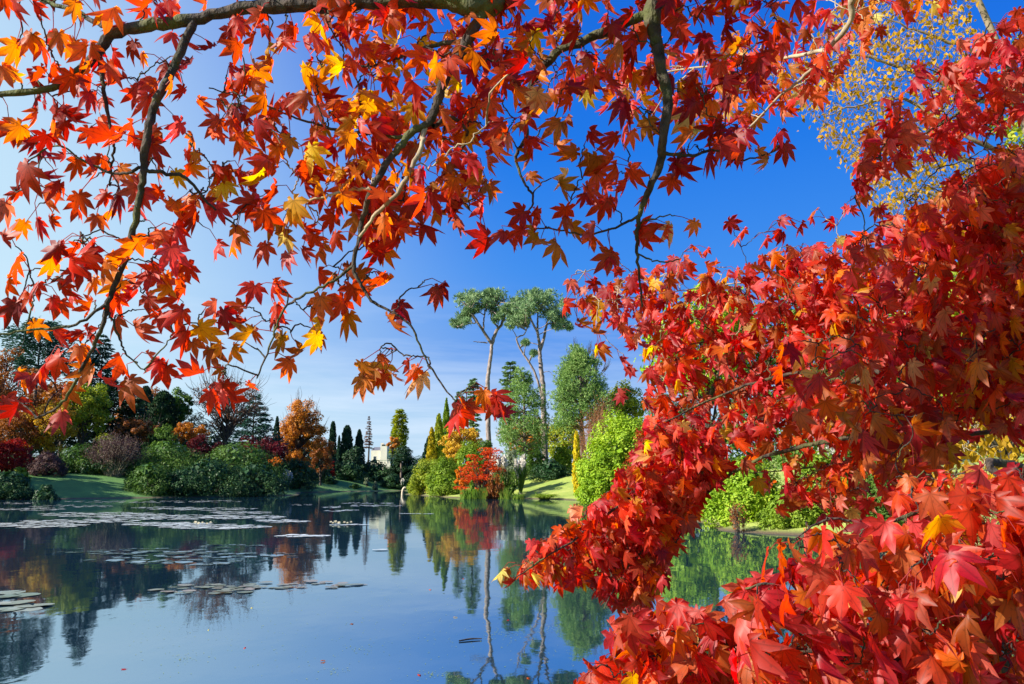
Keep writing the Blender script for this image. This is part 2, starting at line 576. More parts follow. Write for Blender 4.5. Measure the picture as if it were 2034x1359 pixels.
def limbs(g, base, top, C, r0, k=None, sides=5, droop=0.0):
    """trunk from base to top with one limb to every clump"""
    base, top = np.asarray(base, float), np.asarray(top, float)
    mid = (base + top) / 2 + rng.normal(0, 0.02, 3) * np.linalg.norm(top - base)
    line = smooth_line([base, mid, top], 10)
    rr = np.linspace(r0, r0 * 0.3, len(line)); rr[0] *= 1.35
    tube(g, line, rr, 8)
    sel = range(len(C)) if k is None else rng.choice(len(C), min(k, len(C)), replace=False)
    H = np.linalg.norm(top - base)
    for i in sel:
        e = C[i]
        t = np.clip(((e - base)[2] - 0.35 * np.linalg.norm((e - line[-1])[:2]) - 0.12 * H) / max(H, 1e-3), 0.22, 0.97)
        j = int(t * (len(line) - 1))
        s = line[j]
        m = s * 0.45 + e * 0.55 + np.array([0, 0, 0.1 * np.linalg.norm(e - s) - droop])
        ln = smooth_line([s, m, e], 6, 0.01 * H)
        tube(g, ln, np.linspace(rr[j] * 0.5, max(0.02, r0 * 0.08), len(ln)), sides)

def broadleaf(name, label, px, Y, top, w, bot, mat, n=26, per=160, leaf=0.34, cat="tree", trunk_mat=None, lump=0.34, aspect=0.6, depth=1.0, twigs=0, group=None, shell=0.5, flat=0.85, r0=None, topheavy=0.0):
    b, h = spot(px, Y, top)
    zt, zb = b[2] + h, max(zat(px, bot, Y), b[2] + 0.15)
    rx = wm(w, Y) / 2
    root = empty(name, b - [0, 0, 0.05], label, cat, group)
    lump, per, leaf, n = lump * 0.8, int(per * 0.7), leaf * 1.1, int(n * 2.2)
    C, rad = lumpy(b, rx, rx * depth, zb, zt, n, lump=lump, top_heavy=topheavy)
    g = Geo()
    leaf_clump(g, C, rad, per, leaf, aspect, flat=flat, shell=shell)
    g.build("crown", mat, root)
    g = Geo()
    r0 = r0 or max(0.08, h * 0.022)
    limbs(g, b - [0, 0, 0.3], [b[0], b[1], zb + 0.8 * (zt - zb)], C, r0)
    for i in range(twigs):
        s = C[rng.integers(len(C))]
        d = unit(s - (b + [0, 0, (zb + zt) / 2 - b[2] - 0.3 * h]) + rng.normal(0, 0.3 * rx, 3))
        L_ = rng.uniform(0.25, 0.6) * rx
        tube(g, smooth_line([s, s + d * L_ * 0.5 + rng.normal(0, 0.04 * rx, 3), s + d * L_ + [0, 0, 0.15 * L_]], 5), np.linspace(0.045, 0.012, 5) * (Y / 130), 3)
    g.build("trunk", trunk_mat or M_DARKBARK, root)
    return root

def shrub(name, label, px, Y, top, w, mat, n=40, per=110, leaf=0.22, cat="shrub", depth=0.8, lump=0.3, group=None, bot=None, aspect=0.45, Yoff=0, wild=0.0, flat=0.75):
    """dense rounded bush: small clumps over a dome that reaches the ground"""
    b, h = spot(px, Y, top)
    rx = wm(w, Y) / 2
    ry = rx * depth
    root = empty(name, b - [0, 0, 0.05], label, cat, group)
    D = sphere_dirs(n)
    D[:, 2] = np.abs(D[:, 2])
    D[: n // 5, 2] += 1.2
    D = unit(D)
    rr = rng.uniform(0.8, 1.0, n)[:, None]
    rad = lump * min(rx, h) * rng.uniform(0.65, 1.3, n)
    C = b + D * rr * (np.array([rx, ry, h]) - rad[:, None] * np.array([0.7, 0.7, 0.7]))
    # a skirt that closes the bush to the ground
    k = n // 2
    th = rng.uniform(0, 2 * math.pi, k)
    S = b + np.stack([np.cos(th) * rx * 0.8, np.sin(th) * ry * 0.8, rng.uniform(0.02, 0.4, k) * h], -1)
    C = np.concatenate([C, S]); rad = np.concatenate([rad, lump * min(rx, h) * rng.uniform(0.6, 1.0, k)])
    g = Geo()
    leaf_clump(g, C, rad, per, leaf, aspect, up=0.5, flat=flat, shell=0.7, rand=0.6)
    leaf_clump(g, b[None] + [0, 0, 0.42 * h], np.array([min(rx, h)]) * 0.6, n * 7, leaf * 2.2, 0.9, shell=0.75)
    g.build("crown", mat, root)
    g = Geo()
    for i in range(7):
        e = C[rng.integers(n)]
        s = b + [rng.normal(0, 0.08 * rx), rng.normal(0, 0.08 * ry), -0.2]
        tube(g, smooth_line([s, (s + e) / 2 + rng.normal(0, 0.05 * rx, 3), e], 6), np.linspace(0.035 * h ** 0.5 + 0.02, 0.015, 7), 5)
    g.build("stem", M_DARKBARK, root)
    return root

def column_tree(name, label, px, Y, top, w, mat, bot=None, per=2600, leaf=0.3, power=0.55, cat="conifer", lean=0.0, round_top=False, group=None, trunk_mat=None):
    """dense upright evergreen: a spindle of up-pointing sprays"""
    b, h = spot(px, Y, top)
    rx = wm(w, Y) / 2
    z0 = max(0.1, (zat(px, bot, Y) - b[2]) if bot else 0.1)
    root = empty(name, b - [0, 0, 0.05], label, cat, group)
    per, leaf = int(per * 1.5), leaf * 1.15
    t = rng.uniform(0, 1, per) ** 0.9
    if round_top:
        prof = np.sqrt(np.maximum(0, 1 - t ** 3)) * (0.62 + 0.38 * np.sin(np.minimum(1, t * 1.6) * math.pi / 2))
    else:
        prof = np.minimum(1, (1 - t) ** power * 1.08) * (0.6 + 0.4 * np.minimum(1, t * 4))
    th = rng.uniform(0, 2 * math.pi, per)
    lum = 1 + 0.16 * np.sin(th * 5 + t * 26) + 0.14 * np.sin(th * 3 - t * 41)
    r = rx * prof * lum * rng.uniform(0.55, 1, per) ** 0.4
    P = b + np.stack([np.cos(th) * r + lean * t * h, np.sin(th) * r, z0 + t * (h - z0)], -1)
    D = np.stack([np.cos(th), np.sin(th), np.full(per, 0.25)], -1)
    A = np.stack([np.cos(th) * 0.35, np.sin(th) * 0.35, np.ones(per)], -1) + rng.normal(0, 0.25, (per, 3))
    g = Geo()
    cards(g, P, D + rng.normal(0, 0.45, (per, 3)), leaf, 0.5, A)
    g.build("crown", mat, root)
    g = Geo()
    tube(g, [b - [0, 0, 0.3], b + [lean * h * 0.4, 0, h * 0.45], b + [lean * h * 0.93, 0, h * 0.93]], [0.018 * h + 0.05, 0.012 * h + 0.03, 0.02], 7)
    g.build("trunk", trunk_mat or M_DARKBARK, root)
    return root

def tier_conifer(name, label, px, Y, top, w, bot, mat, tiers=12, arms=7, leaf=0.42, per=26, shape="cone", droop=0.15, cat="conifer", trunk_mat=None, flatness=0.1, gaps=0.0, group=None, lift=0.0):
    """trunk with whorls of branches, every branch carrying a flat spray of needles"""
    b, h = spot(px, Y, top)
    zt = b[2] + h
    zb = max(zat(px, bot, Y), b[2] + 0.3)
    rx = wm(w, Y) / 2
    root = empty(name, b - [0, 0, 0.05], label, cat, group)
    gt, gl = Geo(), Geo()
    r0 = 0.016 * h + 0.06
    per, leaf = int(per * 1.7), leaf * 1.25
    line = smooth_line([b - [0, 0, 0.3], b + [rng.normal(0, 0.01) * h, 0, h * 0.5], [b[0], b[1], zt - 0.02 * h]], 12)
    tube(gt, line, np.linspace(r0, 0.03, len(line)), 8)
    for k in range(tiers):
        t = (k + 0.5) / tiers
        z = zb + (zt - zb) * t ** 0.92
        if shape == "cone": ln = rx * (1 - t) ** 0.8 + 0.06 * rx
        elif shape == "plate": ln = rx * (0.55 + 0.45 * math.sin(t * 2.6 + 0.5)) * (1 if t < 0.85 else 0.6)
        else: ln = rx * math.sqrt(max(0.02, 1 - (2 * t - 0.75) ** 2 / 1.65))
        for a in range(arms):
            if rng.random() < gaps: continue
            th = a * 2 * math.pi / arms + rng.uniform(-0.4, 0.4) + k * 1.3
            l = ln * rng.uniform(0.6, 1.1)
            d = np.array([math.cos(th), math.sin(th), 0])
            s = np.array([b[0], b[1], z + rng.normal(0, 0.15) * (zt - zb) / tiers])
            e = s + d * l + [0, 0, l * (lift - droop)]
            m = (s + e) / 2 + [0, 0, l * (0.07 + lift * 0.2)]
            br = smooth_line([s, m, e], 6)
            tube(gt, br, np.linspace(r0 * 0.25 * (1 - t * 0.6), 0.02, len(br)), 4)
            n = max(6, int(per * l / rx * 1.3))
            u = rng.uniform(0.22, 1.04, n)
            j = np.clip(u * (len(br) - 1), 0, len(br) - 1.001)
            j0 = j.astype(int)
            P = br[j0] * (1 - (j - j0))[:, None] + br[np.minimum(j0 + 1, len(br) - 1)] * (j - j0)[:, None]
            side = np.array([-d[1], d[0], 0])
            off = rng.uniform(-1, 1, n) * (0.32 * l * (1.1 - u * 0.75) + 0.1 * rx)
            P = P + side * off[:, None] + [0, 0, 1] * (rng.normal(0, flatness * l * 0.5 + 0.05, n))[:, None]
            A = d + side * (off / (0.3 * l + 0.01))[:, None] + rng.normal(0, 0.25, (n, 3))
            cards(gl, P, np.array([0, 0, 1.0]) + rng.normal(0, 0.45, (n, 3)), leaf, 0.42, A)
    gl.build("crown", mat, root)
    gt.build("trunk", trunk_mat or M_DARKBARK, root)
    return root

def needle_clump(g, C, rad, n, leaf, flat=0.7, aspect=0.15, tuft=7):
    """rounded clump made of tufts of thin needles that radiate up and out"""
    k = len(C)
    idx = np.repeat(np.arange(k), n)
    D = sphere_dirs(len(idx))
    r = rng.uniform(0.2, 1.25, len(idx)) ** 0.7
    P = C[idx] + D * (r * rad[idx])[:, None] * np.array([1, 1, flat])
    Dt = unit(D * 0.8 + [0, 0, 0.45] + rng.normal(0, 0.35, D.shape))
    P = np.repeat(P, tuft, 0)
    A = unit(np.repeat(Dt, tuft, 0) + rng.normal(0, 0.6, P.shape))
    cards(g, P + A * leaf * 0.4, np.cross(A, rng.normal(size=A.shape)), leaf, aspect, A, fold=0.03)

def pine_from_lines(name, label, Y, trunk, limb_list, clumps, mat, wpx, trunk_mat=M_PINEBARK, needle=0.5, n=60, sub=6, cat="pine"):
    """tall bare pine: trunk and limbs follow measured lines, needles sit in the clumps at their ends"""
    P = at_y(np.array([p[0] for p in trunk], float), np.array([p[1] for p in trunk], float), np.full(len(trunk), Y, float))
    b = P[0].copy(); b[2] = ground_z(b[0], Y) - 0.05
    P[0] = b - [0, 0, 0.3]
    root = empty(name, b, label, cat)
    gt, gl = Geo(), Geo()
    line = smooth_line(P, 34)
    line[1:-1] += rng.normal(0, 0.03, (len(line) - 2, 3))
    w0 = wm(wpx, Y) / 2
    tube(gt, line, np.concatenate([[w0 * 1.5, w0 * 1.2], np.linspace(w0 * 1.05, w0 * 0.62, len(line) - 2)]), 12)
    tips = []
    for pts, w1, dy in limb_list:
        ys = Y + np.linspace(0, dy, len(pts))
        Q = at_y(np.array([p[0] for p in pts], float), np.array([p[1] for p in pts], float), ys)
        ln = smooth_line(Q, 14, 0.04)
        tube(gt, ln, np.linspace(wm(w1, Y) / 2, wm(w1, Y) * 0.2, len(ln)), 7)
        tips.append(ln)
    allp = np.concatenate(tips)
    CC, RR = [], []
    for (cx, cy, r) in clumps:
        rad = wm(r, Y)
        for s in range(sub):
            dy = rng.normal(0, 1.0) * 2.2
            c = at_y(cx + rng.normal(0, 0.42) * r, cy + rng.normal(0, 0.3) * r, Y + dy)
            CC.append(c); RR.append(rad * rng.uniform(0.38, 0.66))
            j = np.argmin(np.linalg.norm(allp - c - [0, 0, -0.8], axis=1))
            q = allp[j]
            tube(gt, smooth_line([q, (q + c) / 2 - [0, 0, 0.1 * rad] + rng.normal(0, 0.12 * rad, 3), c], 6), np.linspace(0.1, 0.03, 7), 4)
    CC, RR = np.array(CC), np.array(RR)
    needle_clump(gl, CC, RR, n, needle)
    gl.build("crown", mat, root)
    gt.build("trunk", trunk_mat, root)
    return root

def bushy_pine(name, label, px, Y, top, w, bot, mat, tiers=9, per=9, needle=0.5, n=34, trunk_mat=None, cat="pine", trunk_w=9, prof=None, flat=0.75, rad=0.2):
    b, h = spot(px, Y, top)
    zt = b[2] + h
    zb = zat(px, bot, Y)
    rx = wm(w, Y) / 2
    root = empty(name, b - [0, 0, 0.05], label, cat)
    gt, gl = Geo(), Geo()
    w0 = wm(trunk_w, Y) / 2
    line = smooth_line([b - [0, 0, 0.3], b + [0.02 * h * rng.normal(), 0, 0.5 * h], [b[0], b[1], zt - 0.06 * h]], 12)
    tube(gt, line, np.linspace(w0, w0 * 0.3, len(line)), 9)
    CC, RR = [], []
    for k in range(tiers):
        t = (k + 0.3) / tiers
        pr = (prof or (lambda t: min(1.0, 0.7 + t * 1.4) if t < 0.25 else (1 - ((t - 0.25) / 0.78) ** 1.7)))(t)
        z = zb + (zt - zb) * t
        for a in range(max(3, int(per * (0.35 + 0.65 * pr)))):
            th = rng.uniform(0, 2 * math.pi)
            l = rx * pr * rng.uniform(0.45, 0.9)
            c = np.array([b[0] + math.cos(th) * l, b[1] + math.sin(th) * l, z + 0.18 * l + rng.normal(0, 0.03) * h])
            CC.append(c); RR.append(rx * rad * rng.uniform(0.8, 1.3) * (0.7 + 0.3 * pr))
            s = np.array([b[0], b[1], z - 0.05 * l])
            tube(gt, smooth_line([s, (s + c) / 2 - [0, 0, 0.05 * l], c], 5), np.linspace(w0 * 0.35, 0.03, 6), 4)
    needle_clump(gl, np.array(CC), np.array(RR), n, needle, flat=flat)
    gl.build("crown", mat, root)
    gt.build("trunk", trunk_mat or M_PINEBARK_DARK, root)
    return root

def bare_shrub(name, label, px, Y, top, w, mat_leaf, mat_twig, stems=60, leaf=0.12, per=14, cat="shrub", fork=5, thick=0.03, spread=0.9):
    """upright twiggy bush with few leaves"""
    b, h = spot(px, Y, top)
    rx = wm(w, Y) / 2
    root = empty(name, b - [0, 0, 0.05], label, cat)
    gt, gl = Geo(), Geo()
    for i in range(stems):
        th, q = rng.uniform(0, 2 * math.pi), math.sqrt(rng.uniform(0, 1))
        s = b + [math.cos(th) * q * 0.25 * rx, math.sin(th) * q * 0.25 * rx, -0.15]
        e = b + [math.cos(th) * q * rx * spread, math.sin(th) * q * rx * spread, h * (1 - 0.45 * q ** 2) * rng.uniform(0.75, 1.0)]
        m = s * 0.5 + e * 0.5 + [math.cos(th) * q * 0.12 * rx, math.sin(th) * q * 0.12 * rx, 0.08 * h]
        ln = smooth_line([s, m, e], 7, 0.01 * h)
        tube(gt, ln, np.linspace(thick, thick * 0.3, len(ln)), 3)
        for f in range(fork):
            j = rng.integers(3, len(ln))
            d = unit(e - s + rng.normal(0, 0.45, 3) * np.linalg.norm(e - s)) * h * rng.uniform(0.12, 0.28)
            tube(gt, [ln[j], ln[j] + d * 0.5 + rng.normal(0, 0.02 * h, 3), ln[j] + d], [thick * 0.4, thick * 0.3, thick * 0.2], 3)
            if per:
                k = max(1, per // fork)
                P = ln[j] + d * rng.uniform(0.2, 1.1, (k, 1)) + rng.normal(0, 0.05 * h, (k, 3))
                cards(gl, P, rng.normal(size=(k, 3)) + [0, 0, 0.5], leaf, 0.6)
    gt.build("stem", mat_twig, root)
    if per: gl.build("foliage", mat_leaf, root)
    return root

def plume_grass(name, label, px, Y, top, w, mat_blade, mat_plume, blades=260, plumes=9, cat="ornamental grass", blade_w=0.05, plume_len=0.35, plume_h=(0.75, 1.0)):
    """clump of arching blades with feathery plumes"""
    b, h = spot(px, Y, top)
    rx = wm(w, Y) / 2
    root = empty(name, b - [0, 0, 0.03], label, cat)
    g = Geo()
    for i in range(blades):
        th = rng.uniform(0, 2 * math.pi)
        l = h * rng.uniform(0.5, 0.8)
        o = rx * rng.uniform(0.3, 1.0)
        d = np.array([math.cos(th), math.sin(th), 0])
        s = b + d * 0.1 * rx
        ln = np.array([s, s + d * o * 0.35 + [0, 0, l * 0.75], s + d * o * 0.8 + [0, 0, l], s + d * o * 1.1 + [0, 0, l * 0.72]])
        side = np.array([-d[1], d[0], 0]) * blade_w
        V = np.concatenate([ln - side * np.array([1, .9, .6, .1])[:, None], ln + side * np.array([1, .9, .6, .1])[:, None]])
        g.add(V, [(0, 1, 5, 4), (1, 2, 6, 5), (2, 3, 7, 6)])
    g.build("blade_tuft", mat_blade, root)
    for i in range(plumes):
        th = rng.uniform(0, 2 * math.pi)
        d = np.array([math.cos(th), math.sin(th), 0])
        hh = h * rng.uniform(*plume_h)
        s, e = b + d * 0.1 * rx, b + d * rx * rng.uniform(0.1, 0.75) + [0, 0, hh]
        g = Geo()
        tube(g, [s, (s + e) / 2 + [0, 0, 0.04 * h], e], [0.02, 0.015, 0.01], 4)
        L_ = plume_len * h
        ax = unit(e - s)
        n = 60
        t = rng.uniform(-1, 0.1, n)
        P = e + ax * (t * L_)[:, None] + rng.normal(0, 0.12 * L_, (n, 3)) * (1 - np.abs(t + 0.5))[:, None]
        cards(g, P, rng.normal(size=(n, 3)), 0.3 * L_, 0.4, ax + rng.normal(0, 0.35, (n, 3)))
        g.build("plume", mat_plume, root)
    return root

# ------------------------------------------------------------------ foliage colours
F_DKGREEN = foliage("dark_evergreen", [(0.008, 0.028, 0.018), (0.016, 0.05, 0.026), (0.03, 0.08, 0.035)], 0.12)
F_YEW = foliage("yew_green", [(0.01, 0.03, 0.014), (0.02, 0.055, 0.02), (0.035, 0.08, 0.025)], 0.1)
F_CEDAR = foliage("cedar_green", [(0.022, 0.075, 0.06), (0.045, 0.128, 0.09), (0.09, 0.195, 0.128)], 0.12)
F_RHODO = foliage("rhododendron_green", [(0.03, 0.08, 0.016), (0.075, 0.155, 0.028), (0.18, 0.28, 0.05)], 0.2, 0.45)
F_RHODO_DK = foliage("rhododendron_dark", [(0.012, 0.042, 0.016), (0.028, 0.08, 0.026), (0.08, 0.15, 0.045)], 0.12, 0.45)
F_GREEN = foliage("mid_green", [(0.045, 0.11, 0.015), (0.1, 0.19, 0.03), (0.2, 0.3, 0.05)], 0.3)
F_GRASSGREEN = foliage("bright_green", [(0.1, 0.19, 0.015), (0.2, 0.31, 0.025), (0.36, 0.45, 0.05)], 0.3)
F_LIME = foliage("lime_green", [(0.12, 0.264, 0.014), (0.288, 0.444, 0.024), (0.504, 0.6, 0.06)], 0.3)
F_YELGREEN = foliage("yellow_green", [(0.105, 0.194, 0.018), (0.299, 0.359, 0.03), (0.538, 0.493, 0.045)], 0.3)
F_GOLD = foliage("golden_leaf", [(0.374, 0.226, 0.03), (0.674, 0.406, 0.044), (0.85, 0.6, 0.074)], 0.35)
F_GOLDCON = foliage("golden_conifer", [(0.208, 0.195, 0.013), (0.468, 0.364, 0.019), (0.676, 0.494, 0.026)], 0.2)
F_YELLOW = foliage("pure_yellow", [(0.5, 0.38, 0.01), (0.7, 0.55, 0.02), (0.8, 0.65, 0.05)], 0.2)
F_ORANGE = foliage("orange_leaf", [(0.259, 0.114, 0.024), (0.551, 0.211, 0.032), (0.81, 0.356, 0.049)], 0.35)
F_RUST = foliage("rust_leaf", [(0.156, 0.058, 0.023), (0.312, 0.111, 0.033), (0.442, 0.195, 0.052)], 0.3)
F_BROWN = foliage("brown_leaf", [(0.117, 0.058, 0.039), (0.208, 0.098, 0.058), (0.312, 0.156, 0.078)], 0.25)
F_PURPLE = foliage("purple_brown_leaf", [(0.06, 0.035, 0.035), (0.1, 0.055, 0.05), (0.15, 0.085, 0.06)], 0.25)
F_RED = foliage("red_leaf", [(0.184, 0.009, 0.014), (0.391, 0.023, 0.017), (0.552, 0.057, 0.023)], 0.35)
F_DKRED = foliage("dark_red_leaf", [(0.05, 0.008, 0.012), (0.11, 0.012, 0.018), (0.22, 0.02, 0.02)], 0.3)
F_REDORANGE = foliage("red_orange_leaf", [(0.456, 0.036, 0.014), (0.696, 0.084, 0.018), (0.84, 0.192, 0.03)], 0.35)
F_FLAME = foliage("flame_leaf", [(0.6, 0.14, 0.01), (0.75, 0.26, 0.02), (0.8, 0.36, 0.03)], 0.35)
F_PINE = foliage("pine_needle", [(0.08, 0.18, 0.075), (0.2, 0.32, 0.14), (0.38, 0.48, 0.23)], 0.15)
F_PINE_B = foliage("blue_green_needle", [(0.09, 0.2, 0.05), (0.2, 0.34, 0.085), (0.38, 0.5, 0.16)], 0.15)
F_SILVER = foliage("silver_green", [(0.13, 0.17, 0.1), (0.22, 0.27, 0.15), (0.32, 0.37, 0.22)], 0.2)
F_WHITE = foliage("white_plume", [(0.6, 0.56, 0.48), (0.75, 0.72, 0.64), (0.85, 0.82, 0.76)], 0.3)
F_STRAW = foliage("straw", [(0.2, 0.15, 0.06), (0.34, 0.27, 0.12), (0.48, 0.4, 0.2)], 0.25)
F_REED = foliage("reed", [(0.07, 0.17, 0.02), (0.15, 0.27, 0.03), (0.34, 0.36, 0.05)], 0.3)

# ------------------------------------------------------------------ left bank, from the frame's left edge
broadleaf("oak_tree", "rust brown half bare tree at the left edge behind the red bush", 18, 118, 692, 175, 870, F_RUST, 44, 130, 0.3, twigs=60, lump=0.2)
tier_conifer("scots_pine", "tall dark pine with flat cloud-like tiers near the left edge", 84, 132, 640, 150, 760, F_CEDAR, 6, 9, 0.5, 70, "plate", 0.0, "pine", flatness=0.16, lift=0.12)
tier_conifer("cedar_tree", "tall narrow fir with layered dark branches rising above the left bank", 207, 136, 664, 100, 800, F_CEDAR, 15, 7, 0.5, 30, "cone", 0.1)
tier_conifer("cedar_tree", "broad dark conifer spreading below the tall narrow fir", 232, 128, 760, 130, 890, F_DKGREEN, 9, 9, 0.55, 44, "round", 0.12)
broadleaf("oak_tree", "yellow-green oak below the tall narrow fir on the left bank", 172, 121, 758, 110, 870, F_YELGREEN, 34, 150, 0.3, lump=0.26)
broadleaf("beech_tree", "golden yellow tree behind the purple brown bush on the left", 108, 116, 792, 100, 905, F_GOLD, 34, 150, 0.27, lump=0.26)
broadleaf("beech_tree", "orange brown thicket tree between the red bush and the golden tree", 45, 114, 812, 90, 900, F_RUST, 26, 120, 0.27)
shrub("maple_bush", "domed red maple bush at the left edge above the lawn", 28, 106, 864, 100, F_RED, 40, 120, 0.22, "maple")
shrub("deciduous_bush", "purple brown rounded bush standing beside the domed red maple", 96, 104, 893, 78, F_PURPLE, 30, 110, 0.2)
shrub("yellow_bush", "small yellow-green bush at the foot of the red maple bush", 42, 99, 924, 42, F_YELGREEN, 18, 70, 0.2)
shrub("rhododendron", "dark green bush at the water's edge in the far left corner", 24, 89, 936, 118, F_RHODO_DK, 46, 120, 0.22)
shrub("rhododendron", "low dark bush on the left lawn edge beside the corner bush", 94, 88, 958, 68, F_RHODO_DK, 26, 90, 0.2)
column_tree("yew_tree", "rounded dark yew dome on the left skyline", 326, 146, 778, 68, F_YEW, round_top=True, per=3400, leaf=0.5)
broadleaf("oak_tree", "soft green tree showing just right of the dark yew dome", 352, 150, 772, 62, 850, F_GREEN, 26, 140, 0.36)
column_tree("cypress_tree", "blunt green cypress left of the dark yew dome", 291, 150, 768, 44, F_DKGREEN, round_top=True, per=2200, leaf=0.45)
shrub("yew_tree", "spreading dark yew right of the soft green skyline tree", 388, 144, 812, 90, F_YEW, 26, 110, 0.34, "tree")
broadleaf("maple_tree", "orange brown feathery tree above the purple grey bush", 272, 122, 829, 92, 885, F_RUST, 30, 120, 0.25, twigs=40, lump=0.26)
shrub("holly_bush", "round bright green bush in the middle of the left bank", 330, 119, 833, 68, F_GREEN, 36, 110, 0.22)
broadleaf("maple_tree", "low orange tree right of the round bright green bush", 382, 126, 836, 80, 880, F_ORANGE, 24, 110, 0.27)
shrub("yellow_bush", "yellow-green bush under the broad dark conifer", 210, 116, 845, 62, F_YELGREEN, 26, 90, 0.23)
shrub("rhododendron", "dense green rhododendron left of the purple grey bush", 165, 111, 878, 104, F_RHODO, 34, 110, 0.23)
bare_shrub("deciduous_bush", "purple grey twiggy bush on the edge of the left lawn", 232, 110, 868, 110, F_PURPLE, M_TWIG_PALE, 120, 0.2, 60, thick=0.03)
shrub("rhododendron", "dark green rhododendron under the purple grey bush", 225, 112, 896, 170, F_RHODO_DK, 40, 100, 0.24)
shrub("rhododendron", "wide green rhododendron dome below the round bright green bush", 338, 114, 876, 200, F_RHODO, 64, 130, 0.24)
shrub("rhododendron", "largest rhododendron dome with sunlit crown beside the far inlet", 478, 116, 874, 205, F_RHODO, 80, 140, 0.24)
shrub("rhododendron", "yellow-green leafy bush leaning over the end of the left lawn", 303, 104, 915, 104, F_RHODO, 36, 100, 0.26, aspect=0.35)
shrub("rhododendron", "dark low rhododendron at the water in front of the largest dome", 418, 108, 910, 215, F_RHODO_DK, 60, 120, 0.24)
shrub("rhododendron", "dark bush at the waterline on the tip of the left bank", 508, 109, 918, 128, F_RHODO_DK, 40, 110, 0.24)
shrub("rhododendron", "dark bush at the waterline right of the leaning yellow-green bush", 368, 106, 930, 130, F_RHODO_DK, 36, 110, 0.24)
broadleaf("oak_tree", "broad half bare tree with thin rusty leaves on the left skyline", 455, 142, 748, 145, 862, F_BROWN, 44, 70, 0.26, twigs=260, lump=0.24)
tier_conifer("cedar_tree", "flat layered blue-green cedar right of the half bare tree", 508, 152, 785, 120, 900, F_CEDAR, 9, 9, 0.5, 44, "cone", 0.0, lift=0.12)
shrub("maple_bush", "dark crimson maple bush above the wide rhododendron dome", 398, 123, 858, 72, F_DKRED, 30, 100, 0.22, "maple")
shrub("maple_bush", "low crimson maple bush left of the large sunlit dome", 438, 124, 866, 64, F_DKRED, 24, 90, 0.22, "maple")
broadleaf("maple_tree", "dark red brown thicket below the layered cedar", 520, 134, 862, 100, 930, F_DKRED, 28, 110, 0.28)
column_tree("yew_tree", "small dark conifer between the layered cedar and the orange beech", 551, 158, 828, 22, F_DKGREEN, per=900, leaf=0.4)
broadleaf("beech_tree", "tall orange beech standing alone on the far left shore", 601, 168, 795, 100, 940, F_ORANGE, 64, 170, 0.33, twigs=90, lump=0.26, topheavy=0.1)
broadleaf("maple_tree", "low rusty maple at the right foot of the orange beech", 640, 176, 866, 50, 950, F_RUST, 22, 110, 0.3)
broadleaf("maple_tree", "small flame orange maple below the tall orange beech", 549, 128, 908, 30, 927, F_FLAME, 14, 80, 0.22, "maple")
shrub("evergreen_bush", "dark evergreen bush under the orange beech", 590, 160, 905, 90, F_RHODO_DK, 30, 90, 0.34)
for (px_, Y_, top_, w_, lab_, mat_) in [
    (60, 150, 832, 130, "dark evergreen thicket behind the orange brown thicket tree", F_YEW), (160, 152, 838, 130, "dark evergreen thicket behind the golden yellow tree", F_DKGREEN),
    (255, 150, 830, 120, "dark evergreen thicket behind the feathery orange brown tree", F_YEW), (345, 160, 842, 130, "dark evergreen thicket right behind the yew dome", F_DKGREEN),
    (430, 158, 840, 130, "dark evergreen thicket behind the broad half bare tree", F_YEW), (520, 165, 852, 110, "dark evergreen thicket behind the layered cedar", F_DKGREEN),
    (578, 180, 846, 120, "dark evergreen thicket behind the orange beech, raised to shade the lawn", F_YEW), (628, 193, 862, 90, "dark evergreen thicket added for shade between the orange beech and the slim cypress", F_DKGREEN), (660, 215, 890, 110, "dark evergreen thicket behind the cypress columns", F_DKGREEN),  # first two thickets here set tall to throw shade on the far lawn
    (835, 200, 900, 60, "dark evergreen thicket behind the lowest lime-green bush", F_DKGREEN)]:
    shrub("evergreen_tree", lab_, px_, Y_, top_, w_, mat_, 30, 90, 0.42, "tree", lump=0.34)
# unseen trees added at the left only to shade this shore
for i, (x, y, h, w) in enumerate([(-69, 92, 12, 14), (-82, 84, 14, 15), (-92, 76, 15, 15), (-104, 66, 15, 15), (-80, 101, 13, 15), (-84, 120, 12, 14), (-80, 148, 15, 15), (-74, 170, 16, 14)]):
    root = empty("beech_tree", (x, y, ground_z(x, y)), ["rust beech added beyond the frame to shade the left bank", "tall rust beech added left of the lawn to shade it", "rust beech added far left of the lawn for its shade", "rust beech added for shade behind the left bank conifers", "wide rust beech added for shade behind the left skyline", "rust beech added for shade behind the skyline yews", "rust beech added for shade near the left corner of the lake", "rust beech added for shade on the left shore beyond the frame"][i], "tree")
    C, rad = lumpy(np.array([x, y, 0.0]), w / 2, w / 2, ground_z(x, y) + 3, ground_z(x, y) + h, 26)
    g = Geo(); leaf_clump(g, C, rad * 1.15, 190, 0.7); g.build("crown", F_RUST, root)
    g = Geo(); limbs(g, [x, y, ground_z(x, y) - 0.3], [x, y, ground_z(x, y) + 0.8 * h], C, 0.45); g.build("trunk", M_DARKBARK, root)

